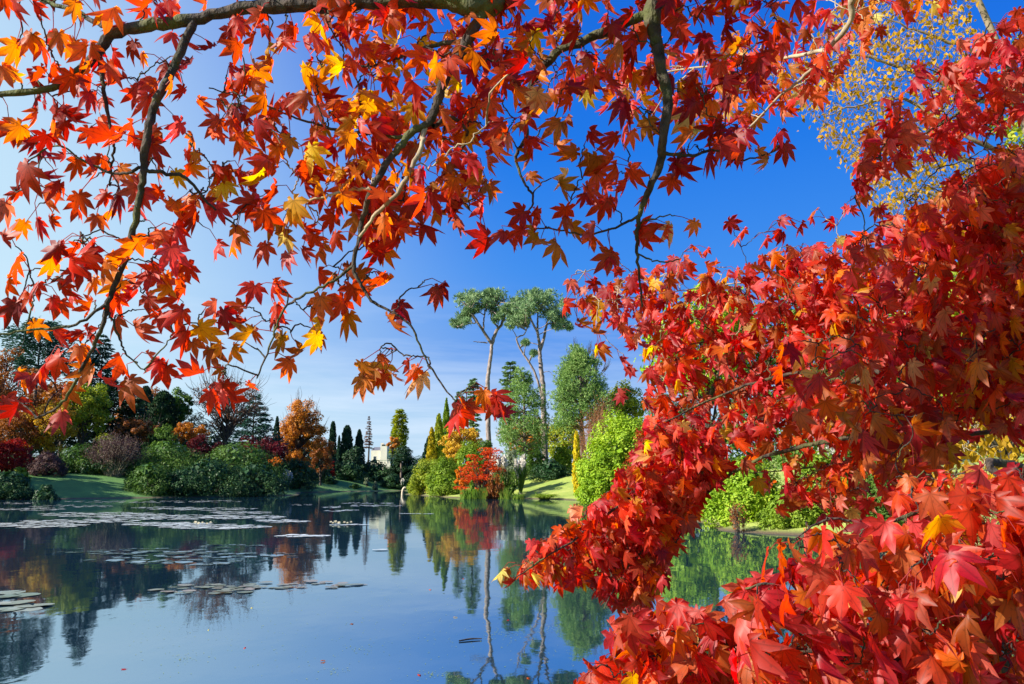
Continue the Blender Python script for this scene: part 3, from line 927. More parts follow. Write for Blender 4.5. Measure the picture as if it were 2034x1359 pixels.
# ------------------------------------------------------------------ the far shore
column_tree("cypress_tree", "slim dark cypress column on the far shore", 662, 206, 838, 17, F_DKGREEN, power=0.32, per=2000, leaf=0.45)
column_tree("cypress_tree", "short pointed dark cypress between the two far cypress columns", 674, 203, 866, 11, F_DKGREEN, per=900, leaf=0.4)
column_tree("cypress_tree", "stout dark cypress column right of the slim one", 690, 208, 846, 29, F_DKGREEN, power=0.36, per=2600, leaf=0.5)
column_tree("cypress_tree", "broken-topped dark conifer right of the stout cypress column", 714, 210, 854, 28, F_DKGREEN, power=0.6, per=2200, leaf=0.5)
shrub("yew_tree", "dark spreading yew under the cypress columns", 702, 202, 882, 66, F_YEW, 34, 120, 0.45, "tree")
tier_conifer("larch_tree", "thin rusty larch between the cypress columns and the white house", 733, 222, 826, 22, 892, F_BROWN, 13, 6, 0.36, 14, "cone", 0.2, gaps=0.15)
tier_conifer("redwood_tree", "yellow-green conifer turning orange beside the white house", 793, 216, 814, 38, 905, F_YELGREEN, 9, 8, 0.6, 34, "round", 0.05, flatness=0.3)
shrub("yew_tree", "wide dark yew dome in front of the yellow-green conifer", 799, 204, 882, 74, F_YEW, 46, 130, 0.42, "tree")
broadleaf("maple_tree", "orange foliage tree peeping over the dark yew dome", 780, 212, 868, 26, 892, F_ORANGE, 12, 90, 0.4)
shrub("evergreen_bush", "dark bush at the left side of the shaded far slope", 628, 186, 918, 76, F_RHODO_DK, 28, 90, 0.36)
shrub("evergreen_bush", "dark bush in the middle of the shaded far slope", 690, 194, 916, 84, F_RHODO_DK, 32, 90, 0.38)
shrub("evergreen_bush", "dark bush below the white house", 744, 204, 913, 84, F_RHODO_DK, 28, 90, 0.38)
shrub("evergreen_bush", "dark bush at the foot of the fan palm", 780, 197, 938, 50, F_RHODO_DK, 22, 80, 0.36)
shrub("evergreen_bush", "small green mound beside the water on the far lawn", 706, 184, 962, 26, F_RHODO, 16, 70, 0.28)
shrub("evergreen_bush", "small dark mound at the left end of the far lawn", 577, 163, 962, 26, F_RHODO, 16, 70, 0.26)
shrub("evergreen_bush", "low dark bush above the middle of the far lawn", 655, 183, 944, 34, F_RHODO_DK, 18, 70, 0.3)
shrub("maple_bush", "tiny scarlet maple in the shade of the far cypress columns", 662, 186, 913, 13, F_RED, 12, 50, 0.24, "maple")
plume_grass("pampas_grass", "pale pampas clump in shade at the left of the far shore", 572, 152, 934, 30, F_RHODO_DK, F_WHITE, 120, 14)
shrub("hydrangea_bush", "pale flowering bush left of centre on the dark far slope", 728, 190, 946, 12, F_SILVER, 14, 60, 0.2)
shrub("hydrangea_bush", "pale flowering bush nearest the foot of the dark far slope", 746, 187, 955, 12, F_SILVER, 14, 60, 0.2)
plume_grass("pampas_grass", "small pale plumed clump under the fan palm", 800, 196, 951, 12, F_RHODO_DK, F_WHITE, 60, 6)

def fan_palm():
    b, h = spot(797, 201, 897)
    root = empty("fan_palm", b, "shaded fan palm with a bare trunk before the dark yew dome", "palm")
    g = Geo()
    tube(g, smooth_line([b - [0, 0, 0.3], b + [0.1, 0, h * 0.4], b + [0, 0, h * 0.8]], 10), np.linspace(0.28, 0.22, 11), 8)
    g.build("trunk", M_PINEBARK_DARK, root)
    g = Geo()
    c = b + [0, 0, h * 0.8]
    for i in range(26):
        d = sphere_dirs(1)[0]; d[2] = abs(d[2]) * 0.9 - 0.35; d = unit(d)
        hub = c + d * 0.9
        tube(g, [c, hub], [0.04, 0.03], 3)
        s = unit(np.cross(d, [0, 0, 1.0]))
        for k in np.linspace(-1.2, 1.2, 11):
            a = d * math.cos(k) + s * math.sin(k) - [0, 0, 0.15]
            n = unit(np.cross(a, s) + 1e-3)
            w = unit(np.cross(a, n)) * 0.08
            g.add([hub - w * 0.3, hub + a * 0.55 - w, hub + a * 1.1, hub + a * 0.55 + w], [(0, 1, 2, 3)])
    g.build("frond_crown", F_YEW, root)
fan_palm()

def far_house():
    Y = 262.0
    X0, X1 = float(at_y(737, 900, Y)[0]), float(at_y(782, 900, Y)[0])
    gz = ground_z((X0 + X1) / 2, Y) - 0.5
    zt = zat(757, 895, Y)
    root = empty("country_house", ((X0 + X1) / 2, Y, gz), "white stone country house glimpsed between the far trees", "house")
    stone = plain("pale_stone", (0.72, 0.66, 0.54), 0.8, 0.1, 0.6)
    g = Geo(); box(g, (X0, Y, gz), (X1, Y + 12, zt)); g.build("wall", stone, root, False)
    xa, xb = float(at_y(757, 885, Y)[0]), float(at_y(770, 885, Y)[0])
    zc = zat(765, 886, Y)
    g = Geo(); box(g, (xa, Y - 1.1, gz), (xb, Y + 7, zc)); g.build("wing", stone, root, False)
    slate = plain("slate", (0.16, 0.16, 0.18), 0.7, 0.2, 1)
    g = Geo()
    g.add([(X0, Y, zt), (X1, Y, zt), (X1, Y + 6, zt + 1.3), (X0, Y + 6, zt + 1.3), (X0, Y + 12, zt), (X1, Y + 12, zt)], [(0, 1, 2, 3), (3, 2, 5, 4)])
    g.add([(X0, Y, zt), (X0, Y + 6, zt + 1.3), (X0, Y + 12, zt)], [(0, 1, 2)])
    g.build("roof", slate, root, False)
    for k in range(6):
        xm = xa + 0.2 + (xb - xa - 0.9) * k / 5
        g = Geo(); box(g, (xm, Y - 1.15, zc), (xm + 0.45, Y - 0.7, zc + 0.4)); g.build("battlement", stone, root, False)
    for xm in (X0 + 2.2, X1 - 2.4):
        g = Geo(); box(g, (xm, Y + 5, zt), (xm + 0.9, Y + 6.2, zt + 2.6)); g.build("chimney", stone, root, False)
    glass = plain("dark_glass", (0.05, 0.06, 0.08), 0.15, 0.1, 1, 0.6)
    frame = plain("white_frame", (0.75, 0.73, 0.68), 0.6, 0.05, 2)
    for zz in (gz + 1.6, gz + 4.6):
        for xm in np.arange(X0 + 0.7, X1 - 1.2, 1.9):
            front = Y - 1.1 if xa - 1.3 < xm < xb else Y
            if xa - 1.3 < xm < xa or xb - 1.2 < xm < xb: continue
            if zz + 1.9 > zt and front == Y: continue
            g = Geo()
            box(g, (xm, front - 0.06, zz), (xm + 0.12, front - 0.005, zz + 1.7)); box(g, (xm + 0.98, front - 0.06, zz), (xm + 1.1, front - 0.005, zz + 1.7))
            box(g, (xm + 0.12, front - 0.06, zz + 1.58), (xm + 0.98, front - 0.005, zz + 1.7)); box(g, (xm - 0.06, front - 0.1, zz - 0.14), (xm + 1.16, front - 0.005, zz - 0.002))
            f = g.build("window", frame, root, False)
            g = Geo(); box(g, (xm + 0.12, front - 0.03, zz), (xm + 0.98, front - 0.006, zz + 1.58)); g.build("pane", glass, f, False)
    # balustrade along the terrace in front
    Yb = 246.0
    xa, xb = float(at_y(744, 915, Yb)[0]), float(at_y(776, 915, Yb)[0])
    zb, ztop = zat(760, 921, Yb), zat(760, 913, Yb)
    br = empty("balustrade", ((xa + xb) / 2, Yb, zb - 1.5), "pale stone balustrade on the terrace below the white house", "balustrade")
    g = Geo(); box(g, (xa, Yb - 0.3, zb - 3.0), (xb, Yb + 0.3, zb)); g.build("base", stone, br, False)
    g = Geo(); box(g, (xa, Yb - 0.25, ztop - 0.2), (xb, Yb + 0.25, ztop)); g.build("rail", stone, br, False)
    for xm in np.linspace(xa + 0.3, xb - 0.3, 11):
        g = Geo()
        tube(g, [(xm, Yb, zb), (xm, Yb, zb + (ztop - 0.2 - zb) * 0.4), (xm, Yb, ztop - 0.2)], [0.09, 0.14, 0.08], 8)
        g.build("baluster", stone, br)
far_house()

def leaning_post():
    p = on_water(799, 983)
    g = Geo()
    tube(g, smooth_line([p + [0, 0, -0.5], p + [0.02, 0, 0.35], p + [0.12, 0, 0.8], p + [0.32, 0, 1.05], p + [0.52, 0.0, 1.0]], 12), np.concatenate([np.full(8, 0.17), np.linspace(0.17, 0.12, 5)]), 8)
    o = g.build("tree_stump", plain("bleached_wood", (0.6, 0.5, 0.36), 0.8, 0.2, 3), None, origin=p)
    tag(o, "pale leaning stump in the water before the lime-green shrubs", "stump")
leaning_post()

# ------------------------------------------------------------------ the sunlit right bank
column_tree("yew_tree", "dark conifer leaning behind the golden conifers at the far inlet", 852, 178, 868, 40, F_DKGREEN, per=2200, leaf=0.5, power=0.7)
column_tree("golden_cypress", "front golden conifer at the head of the right bank", 858, 150, 850, 26, F_GOLDCON, per=1700, leaf=0.42)
column_tree("golden_cypress", "taller yellow-green conifer right of the golden conifer", 872, 152, 823, 32, F_YELGREEN, per=2400, leaf=0.42)
column_tree("cypress_tree", "slender green spire behind the golden bush", 887, 158, 792, 44, F_GRASSGREEN, per=3000, leaf=0.42, power=0.9)
tier_conifer("fir_tree", "small dark fir tip left of the tall dark fir", 914, 162, 776, 26, 850, F_PINE, 9, 6, 0.5, 14, "round", 0.1)
tier_conifer("fir_tree", "narrow dark fir beside the left umbrella pine", 941, 152, 750, 34, 870, F_PINE, 13, 6, 0.5, 20, "round", 0.12)
broadleaf("birch_tree", "golden bush-like tree above the green rhododendron slope", 916, 134, 842, 82, 912, F_GOLD, 40, 150, 0.25, lump=0.24)
broadleaf("birch_tree", "small golden tree at the left of the rhododendron slope", 902, 130, 878, 46, 925, F_GOLD, 22, 110, 0.24)
shrub("rhododendron", "lowest lime-green bush at the tip of the right bank", 848, 124, 902, 72, F_YELGREEN, 44, 120, 0.24)
shrub("rhododendron", "sunlit green bush second from the tip of the right bank", 884, 114, 900, 78, F_GRASSGREEN, 48, 120, 0.23)
shrub("rhododendron", "tall sunlit green bush below the left umbrella pine", 932, 118, 872, 84, F_GRASSGREEN, 52, 120, 0.24)
shrub("rhododendron", "green bush climbing the slope at the left pine's foot", 962, 124, 862, 60, F_GREEN, 40, 110, 0.24)
shrub("rhododendron", "low leafy bush drooping into the water at the bank's tip", 830, 126, 944, 42, F_YELGREEN, 26, 90, 0.22)
shrub("rhododendron", "low green bush drooping into the water below the golden tree", 885, 108, 938, 70, F_GRASSGREEN, 36, 100, 0.22)
broadleaf("maple_tree", "thin orange-yellow sapling left of the red layered maple", 916, 101, 920, 26, 978, F_FLAME, 16, 60, 0.2, "maple")

pine_from_lines("umbrella_pine", "left umbrella pine with single bare pale trunk", 125,
    [(972, 893), (969, 790), (969, 750), (975, 707), (977, 681)],
    [([(977, 683), (964, 664), (949, 641), (936, 620), (922, 602)], 7, -2), ([(977, 683), (984, 662), (998, 640), (1004, 612), (1000, 592)], 8, 1.5), ([(960, 658), (962, 630), (966, 604)], 4, 1), ([(990, 652), (975, 628), (985, 600)], 4, -1.5),
     ([(968, 681), (955, 680), (940, 679)], 3, -0.6), ([(949, 641), (930, 644), (910, 650)], 3, -1), ([(998, 640), (1012, 630), (1022, 622)], 3, 1)],
    [(925, 600, 24), (955, 590, 25), (985, 588, 26), (1010, 600, 24), (968, 583, 16), (932, 592, 18), (940, 610, 18), (970, 606, 20), (1000, 615, 18), (910, 645, 13), (920, 632, 13), (1020, 622, 14), (990, 632, 10), (930, 622, 14)],
    F_PINE, 9.8, n=30, needle=0.6)
pine_from_lines("umbrella_pine", "right umbrella pine with a second thin stem curving left", 119,
    [(1083, 912), (1080, 817), (1078, 762), (1074, 725), (1072, 696)],
    [([(1072, 698), (1070, 676), (1065, 655), (1052, 630), (1040, 612)], 7, -1.5), ([(1072, 698), (1080, 672), (1083, 655), (1090, 630), (1100, 610)], 7, 1.5), ([(1068, 665), (1068, 635), (1070, 605)], 5, 0.5), ([(1086, 645), (1105, 640), (1122, 640)], 3.5, 0.8),
     ([(1075, 785), (1061, 736), (1041, 705), (1028, 682), (1026, 671), (1034, 667), (1042, 664), (1048, 648)], 5, -1.5), ([(1074, 740), (1090, 738), (1098, 746)], 1.6, -1), ([(1047, 650), (1030, 645), (1018, 644)], 3, -0.5)],
    [(1052, 598, 25), (1080, 592, 23), (1102, 605, 22), (1064, 586, 16), (1035, 610, 20), (1040, 620, 20), (1070, 615, 20), (1098, 625, 18), (1118, 635, 14), (1022, 640, 15), (1045, 640, 14), (1110, 648, 12), (1128, 648, 8), (1060, 702, 6), (1044, 680, 5)],
    F_PINE, 11.8, n=30, needle=0.6)
bushy_pine("scots_pine", "soft green pine between the trunks of the umbrella pines", 1040, 112, 738, 112, 905, F_PINE_B, 10, 10, 0.42, 46, trunk_w=9, rad=0.27)
tier_conifer("pine_sapling", "dark pine tip rising behind the soft green pine", 1014, 134, 718, 44, 790, F_PINE, 7, 6, 0.5, 22, "round", 0.05)
bushy_pine("scots_pine", "big bright green pine behind the lime-green shrub", 1152, 108, 696, 128, 852, F_PINE_B, 12, 12, 0.42, 50, trunk_w=10, rad=0.25)
broadleaf("birch_tree", "bare reddish tree crown behind the big bright green pine", 1160, 140, 680, 90, 800, F_BROWN, 24, 8, 0.3, twigs=260)
broadleaf("oak_tree", "yellow-green tree right of the big bright green pine", 1238, 112, 758, 92, 880, F_YELGREEN, 34, 120, 0.3)
bare_shrub("dogwood_bush", "reddish brown twiggy bush above the lime-green shrub", 1192, 96, 806, 84, F_RUST, bark("red_twig", (0.26, 0.1, 0.05), (0.45, 0.2, 0.1), 3, 2), 150, 0.14, 20)
column_tree("golden_cypress", "narrow bright yellow cypress beside the lime-green shrub", 1145, 93, 858, 17, F_YELLOW, per=1500, leaf=0.26, power=0.4)
broadleaf("maple_tree", "orange maple glimpsed behind the pine trunks", 1052, 132, 826, 120, 905, F_ORANGE, 36, 90, 0.28)
broadleaf("oak_tree", "light yellow-green tree behind the right pine trunk", 1118, 128, 830, 90, 920, F_YELGREEN, 34, 110, 0.28)
shrub("laurel_hedge", "dark clipped-looking hedge along the top of the right lawn", 1092, 106, 912, 92, F_RHODO_DK, 44, 100, 0.2, "hedge", depth=0.5)
shrub("laurel_bush", "green bush behind the dark hedge", 1065, 116, 886, 70, F_GREEN, 30, 90, 0.24)
shrub("laurel_bush", "green bush at the foot of the right umbrella pine", 1116, 114, 884, 60, F_GRASSGREEN, 28, 90, 0.24)
shrub("silver_bush", "soft silvery green bush beside the pine trunk", 1016, 108, 886, 46, F_SILVER, 30, 110, 0.18)
plume_grass("pampas_grass", "white pampas plumes right of the red layered maple", 1034, 100, 906, 46, F_GREEN, F_WHITE, 180, 14, plume_len=0.32)
plume_grass("pampas_grass", "creamy pampas plumes directly behind the red layered maple", 990, 103, 907, 44, F_STRAW, F_WHITE, 160, 18, plume_len=0.4)

def layered_maple():
    b, h = spot(958, 97, 889)
    root = empty("japanese_maple", b, "red layered maple at the water's edge below the left pine", "maple")
    rx = wm(94, 97) / 2
    gt, gl = Geo(), Geo()
    for k in range(58):
        t = rng.uniform(0.12, 0.98)
        th = rng.uniform(0, 2 * math.pi)
        q = rx * (1 - 0.55 * t ** 2) * rng.uniform(0.25, 0.95)
        c = b + [math.cos(th) * q - 0.25 * rx * (0.6 - t), math.sin(th) * q, h * t * (1 - 0.12 * (q / rx) ** 2)]
        n = 130
        D = sphere_dirs(n) * np.array([0.3 * rx, 0.3 * rx, 0.035 * h]) * rng.uniform(0.7, 1.2)
        cards(gl, c + D, np.array([0, 0, 1.0]) + rng.normal(0, 0.55, (n, 3)), 0.2, 0.6)
        m = b + [(c - b)[0] * 0.4, (c - b)[1] * 0.4, h * t * 0.55]
        tube(gt, smooth_line([b + [0, 0, -0.2], m, c], 6, 0.03), np.linspace(0.09, 0.02, 7), 4)
    gl.build("crown", F_REDORANGE, root)
    gt.build("trunk", M_DARKBARK, root)
layered_maple()

def juniper(px, Y, top, w, label, mat):
    b, h = spot(px, Y, top)
    root = empty("juniper_bush", b, label, "juniper")
    rx = wm(w, Y) / 2
    gt, gl = Geo(), Geo()
    for k in range(60):
        th = rng.uniform(0, 2 * math.pi)
        l = rx * rng.uniform(0.5, 1.0)
        e = b + [math.cos(th) * l, math.sin(th) * l * 0.8, h * rng.uniform(0.35, 1.0)]
        s = b + [math.cos(th) * l * 0.15, math.sin(th) * l * 0.15, -0.1]
        ln = smooth_line([s, (s + e) / 2 + [0, 0, 0.08 * h], e], 6)
        tube(gt, ln, np.linspace(0.05, 0.015, len(ln)), 3)
        n = 55
        u = rng.uniform(0.3, 1.05, n)
        P = s + (e - s) * u[:, None] + rng.normal(0, 0.06 * rx, (n, 3)) * [1, 1, 0.7]
        A = unit(e - s) + rng.normal(0, 0.45, (n, 3)) + [0, 0, 0.15]
        cards(gl, P, np.array([0, 0, 1.0]) + rng.normal(0, 0.6, (n, 3)), 0.34, 0.3, A)
    gl.build("foliage", mat, root)
    gt.build("stem", M_DARKBARK, root)
juniper(1002, 96, 936, 66, "spreading green juniper between the red maple and the lawn", F_GREEN)
juniper(984, 93, 950, 34, "rust tinged low juniper under the red layered maple", F_RUST)
plume_grass("grass_clump", "tall pale green grass tussock below the red layered maple", 935, 92, 958, 48, F_REED, F_REED, 420, 3)
plume_grass("grass_clump", "green sedge mound on the lip of the right lawn", 1082, 90.5, 977, 66, F_GRASSGREEN, F_REED, 420, 2, blade_w=0.04)
plume_grass("grass_clump", "green sedge tussock where the juniper meets the water", 1030, 92, 976, 34, F_REED, F_REED, 300, 2, blade_w=0.04)

def reeds():
    g = Geo()
    n = 900
    px = rng.uniform(915, 1012, n)
    for i in range(n):
        Yd = np.interp(px[i], [915, 1012], [98.5, 92.5]) + rng.uniform(-1.5, 1.5)
        b = at_y(px[i], 985, Yd); b[2] = -0.1
        h = rng.uniform(0.6, 1.5)
        d = np.array([rng.normal(0, 0.22), rng.normal(0, 0.2), 1.0])
        w = np.array([0.035, 0, 0])
        g.add([b - w, b + w, b + d * h * 0.6 + w * 0.8, b + d * h + [d[0] * 0.3, 0, 0], b + d * h * 0.6 - w * 0.8], [(0, 1, 2, 3, 4)])
    tag(g.build("reeds", F_REED, origin=None), "thin green and yellow reeds fringing the right bank's waterline", None, None, "stuff")
reeds()

shrub("rhododendron", "large glowing lime-green shrub beside the right lawn", 1238, 72, 804, 204, F_LIME, 130, 130, 0.24, depth=0.9, aspect=0.5, lump=0.2)
shrub("rhododendron", "lower lime-green shrub spilling down to the water", 1206, 70, 884, 112, F_LIME, 70, 120, 0.22, lump=0.24)
shrub("maple_bush", "fine-leaved crimson maple bush behind the lime-green shrub", 1300, 66, 822, 130, F_RED, 46, 120, 0.16, "maple")
# bank behind the red maple boughs
broadleaf("oak_tree", "bright green tree glimpsed through the red boughs", 1400, 46, 575, 250, 800, F_LIME, 50, 110, 0.26)
broadleaf("oak_tree", "dark green tree behind the right hand boughs", 1640, 44, 560, 330, 880, F_GREEN, 50, 110, 0.28)
broadleaf("oak_tree", "tall dull green tree behind the boughs at the right edge", 1960, 26, 430, 420, 900, F_YELGREEN, 60, 120, 0.2)
for (px_, Y_, top_, w_, lab_, mat_) in [
    (1330, 100, 770, 150, "green tree on the slope behind the fine-leaved crimson maple", F_GREEN), (1480, 92, 740, 200, "dark tree on the slope behind the red boughs", F_RHODO),
    (1680, 70, 720, 300, "green tree on the slope behind the white plumed clump", F_GREEN), (1880, 60, 700, 340, "yellow-green tree on the slope behind the boughs at right", F_YELGREEN)]:
    shrub("evergreen_tree", lab_, px_, Y_, top_, w_, mat_, 40, 90, 0.36, "tree", lump=0.3)
shrub("laurel_bush", "glossy green bush at the near right waterline", 1480, 33, 902, 190, F_LIME, 80, 110, 0.15, aspect=0.4)
shrub("laurel_bush", "glossy green bush right of the first at the near waterline", 1640, 30.5, 890, 180, F_GRASSGREEN, 80, 110, 0.15, aspect=0.4)
shrub("laurel_bush", "low green bush at the water under the near right bank", 1560, 30, 985, 120, F_GRASSGREEN, 50, 90, 0.12, aspect=0.4)
shrub("laurel_bush", "green bush behind the yellow leaved shrub at right", 1760, 25.5, 900, 150, F_GREEN, 60, 100, 0.14, aspect=0.4)
bare_shrub("dogwood_bush", "small reddish twiggy bush at the near right waterline", 1462, 30, 1000, 44, F_RUST, M_PINEBARK_DARK, 26, 0.1, 14, thick=0.012)
shrub("rhododendron", "tall green bush filling the bank behind the red boughs", 1360, 40, 840, 170, F_LIME, 60, 110, 0.2)
plume_grass("pampas_grass", "white plumed clump above the glossy green bushes", 1655, 32, 885, 70, F_STRAW, F_WHITE, 120, 12)

def bank_grass():
    """straw and green grass on the near right bank"""
    g = Geo()
    n = 0
    while n < 5200:
        x, y = rng.uniform(6, 17), rng.uniform(8, 26)
        if abs(x / y) > 0.75 or shore_dist(np.array([x]), np.array([y]))[0] < 0.05: continue
        z = ground_z(x, y)
        h = rng.uniform(0.15, 0.5)
        b = np.array([x, y, z - 0.03])
        d = np.array([rng.normal(0, 0.5), rng.normal(0, 0.5), 0.8])
        w = unit(np.array([rng.normal(), rng.normal(), 0])) * 0.012
        g.add([b - w, b + w, b + d * h * 0.6 + w, b + d * h + [d[0] * 0.2, d[1] * 0.2, -0.1 * h], b + d * h * 0.6 - w], [(0, 1, 2, 3, 4)])
        n += 1
    tag(g.build("bank_grass", F_STRAW), "straw coloured grass on the near right bank", None, None, "stuff")
bank_grass()
#@@PART3
# ------------------------------------------------------------------ water lilies and things afloat
def lily_mat(name, c1, c2, rough, spec=0.7):
    m = plain(name, c1, rough, 0.2, 6, spec)
    N, L = m.node_tree.nodes, m.node_tree.links
    cr = [n for n in N if n.bl_idname == "ShaderNodeValToRGB"][0]
    cr.color_ramp.elements[0].color = (*c1, 1); cr.color_ramp.elements[1].color = (*c2, 1)
    oi = N.new("ShaderNodeObjectInfo"); no = [n for n in N if n.bl_idname == "ShaderNodeTexNoise"][0]
    mx = N.new("ShaderNodeMix"); mx.inputs["Factor"].default_value = 0.5
    L.new(oi.outputs["Random"], mx.inputs["A"]); L.new(no.outputs["Fac"], mx.inputs["B"]); L.new(mx.outputs["Result"], cr.inputs["Fac"])
    return m
LILY_FAR = lily_mat("lily_pad_far", (0.5, 0.54, 0.5), (0.82, 0.84, 0.8), 0.25, 1.0)  # whitened base colour carries the glare of sky and sun on the pads
LILY_BLUE = lily_mat("lily_pad_blue", (0.06, 0.12, 0.14), (0.14, 0.2, 0.2), 0.12, 1.0)  # blue of the mirrored sky is mixed into the pad colour
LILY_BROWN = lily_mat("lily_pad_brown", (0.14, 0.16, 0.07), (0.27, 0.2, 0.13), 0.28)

def pad_mesh(mat, k):
    g = Geo()
    n = 18
    th = np.linspace(0.16, 2 * math.pi - 0.16, n)
    r = 1 + 0.05 * np.sin(th * 3 + k) + 0.03 * np.sin(th * 7 + 2 * k)
    rim = np.stack([np.cos(th) * r, np.sin(th) * r, 0.02 + 0.02 * np.sin(th * 4 + k)], -1)
    mid = rim * [0.6, 0.6, 0.25]
    c = np.array([[0.0, 0, -0.01]])
    V = np.concatenate([c, mid, rim])
    g.add(V, [(0, i + 1, i + 2) for i in range(n - 1)])
    q = Geo()
    F = [(1 + i, 1 + n + i, 2 + n + i, 2 + i) for i in range(n - 1)]
    g.add(V, F)
    return g.mesh("lily_pad", mat)

def raft_points(x0, x1, y0, y1, n, fn=None):
    out = []
    while len(out) < n:
        x, y = rng.uniform(x0, x1), rng.uniform(y0, y1)
        if fn is None or fn(x, y): out.append((x, y))
    return out

def ell(cx, cy, rx, ry):
    return lambda x, y: ((x - cx) / rx) ** 2 + ((y - cy) / ry) ** 2 < rng.uniform(0.5, 1.1)

def pads(pts, mat, rmin, rmax, label, group, dz=0.006):
    ms = [pad_mesh(mat, k) for k in range(3)]
    for i, (x, y) in enumerate(pts):
        p = on_water(x, y)
        if shore_dist(p[:1], p[1:2])[0] > -0.4: continue
        o = bpy.data.objects.new("lily_pad", ms[i % 3])
        r = rng.uniform(rmin, rmax)
        o.scale = (r, r, r * 0.5)
        o.rotation_euler = (rng.normal(0, 0.02), rng.normal(0, 0.02), rng.uniform(0, 6.28))
        o.location = (p[0], p[1], dz + rng.uniform(0, 0.012))
        col.objects.link(o)
        tag(o, label, "lily pad", group)

pads([(8, 1186), (42, 1183), (30, 1199), (66, 1204), (10, 1212), (48, 1211), (-10, 1200), (20, 1178)], lily_mat("lily_pad_near", (0.15, 0.2, 0.13), (0.33, 0.34, 0.27), 0.3), 0.17, 0.26,
     "pale lily pad in the nearest raft at the left edge", "lily pads at the near left edge")
pads(raft_points(300, 740, 1145, 1192, 70, lambda x, y: abs(y - (1150 + (x - 300) * 0.0 + 16)) < 16 and (ell(410, 1172, 120, 12)(x, y) or ell(600, 1163, 130, 8)(x, y))), LILY_BROWN, 0.06, 0.13,
     "olive brown lily pad in the raft in front of the blue pads", "brownish lily pads in mid lake")
pads(raft_points(110, 610, 1080, 1132, 120, lambda x, y: ell(290, 1096, 190, 8)(x, y) or ell(330, 1114, 160, 10)(x, y) or ell(480, 1104, 120, 11)(x, y) or ell(470, 1085, 80, 5)(x, y)), LILY_BLUE, 0.1, 0.2,
     "bluish lily pad in the middle raft reflecting the sky", "bluish lily pads in mid lake")
FAR_ROWS = [(280, 997, 200, 1.6), (430, 996, 70, 1.6), (140, 1006, 110, 1.8), (330, 1010, 90, 2), (430, 1012, 120, 2), (60, 1012, 90, 2), (200, 1023, 170, 3.2), (330, 1028, 200, 3.2), (480, 1019, 80, 2), (480, 1028, 120, 3),
            (60, 1044, 150, 3.2), (160, 1036, 150, 2.6), (330, 1042, 120, 2.6), (420, 1047, 150, 3.0), (560, 1036, 70, 2.2), (600, 1065, 60, 1.6), (690, 1043, 45, 1.0), (730, 1000, 70, 1.1), (660, 1008, 30, 1.1), (740, 1005, 90, 1.1),
            (830, 1021, 50, 0.35), (780, 1093, 40, 0.2), (600, 1003, 30, 1.0), (690, 1015, 60, 1.3), (20, 1000, 60, 1.4)]
_w = np.array([r[2] * r[3] for r in FAR_ROWS]); _w /= _w.sum()
def far_points(n):
    k = rng.choice(len(FAR_ROWS), n, p=_w)
    a = rng.uniform(0, 2 * math.pi, n); q = np.sqrt(rng.uniform(0, 1, n))
    R_ = np.array(FAR_ROWS)[k]
    return [(R_[i, 0] + math.cos(a[i]) * q[i] * R_[i, 2] * 0.75, R_[i, 1] + math.sin(a[i]) * q[i] * R_[i, 3] * 1.5) for i in range(n)]
_far = [t for t in far_points(4200) if math.sin(t[0] * 0.071 + t[1] * 1.7) + math.sin(t[0] * 0.19 - t[1] * 2.9) + rng.normal(0, 0.5) > 0.1]
_far = sorted(_far, key=lambda t: -t[1])
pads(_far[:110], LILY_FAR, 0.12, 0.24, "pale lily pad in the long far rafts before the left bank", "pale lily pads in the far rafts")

def far_raft(pts):
    g = Geo()
    for i, (x, y) in enumerate(pts):
        p = on_water(x, y)
        if shore_dist(p[:1], p[1:2])[0] > -0.5: continue
        r = rng.uniform(0.12, 0.26)
        th = np.linspace(0.15, 2 * math.pi - 0.15, 10) + rng.uniform(0, 6)
        rim = np.stack([np.cos(th) * r + p[0], np.sin(th) * r + p[1], np.full(10, rng.uniform(0.014, 0.03))], -1)
        V = np.concatenate([[[p[0], p[1], 0.01]], rim])
        g.add(V, [(0, j + 1, j + 2) for j in range(9)])
    tag(g.build("lily_pad_raft", LILY_FAR), "mass of pale lily pads far out on the lake", None, None, "stuff")
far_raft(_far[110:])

def lily_flower_mesh():
    g = Geo()
    for ring, (n, tilt, L_) in enumerate([(8, 0.25, 1.0), (7, 0.7, 0.85), (5, 1.1, 0.7)]):
        for k in range(n):
            a = (k + 0.5 * ring) * 2 * math.pi / n
            d = np.array([math.cos(a) * math.cos(tilt), math.sin(a) * math.cos(tilt), math.sin(tilt)]) * L_
            s = np.array([-math.sin(a), math.cos(a), 0]) * 0.2
            g.add([(0, 0, 0.05), d * 0.55 + s + [0, 0, .05], d + [0, 0, .12], d * 0.55 - s + [0, 0, .05]], [(0, 1, 2, 3)])
    return g.mesh("water_lily", foliage("lily_petal", [(0.75, 0.66, 0.4), (0.85, 0.8, 0.62), (0.9, 0.88, 0.8)], 0.25))
_fl = lily_flower_mesh()
for grp, spots in (("cream water lilies on the raft right of centre", [(657, 1040), (661, 1042), (666, 1040), (673, 1042), (684, 1041), (690, 1042), (697, 1040)]),
                   ("cream water lilies on the far left raft", [(388, 1041), (394, 1043), (402, 1041), (411, 1043), (418, 1041)])):
    for (x, y) in spots:
        p = on_water(x, y)
        o = bpy.data.objects.new("water_lily", _fl)
        o.location = (p[0], p[1], 0.03); r = rng.uniform(0.07, 0.12); o.scale = (r, r, r * 1.3); o.rotation_euler = (0, 0, rng.uniform(0, 6))
        col.objects.link(o)
        tag(o, "small cream flower open on the " + ("lily raft right of centre" if "centre" in grp else "far left lily raft"), "water lily", grp)

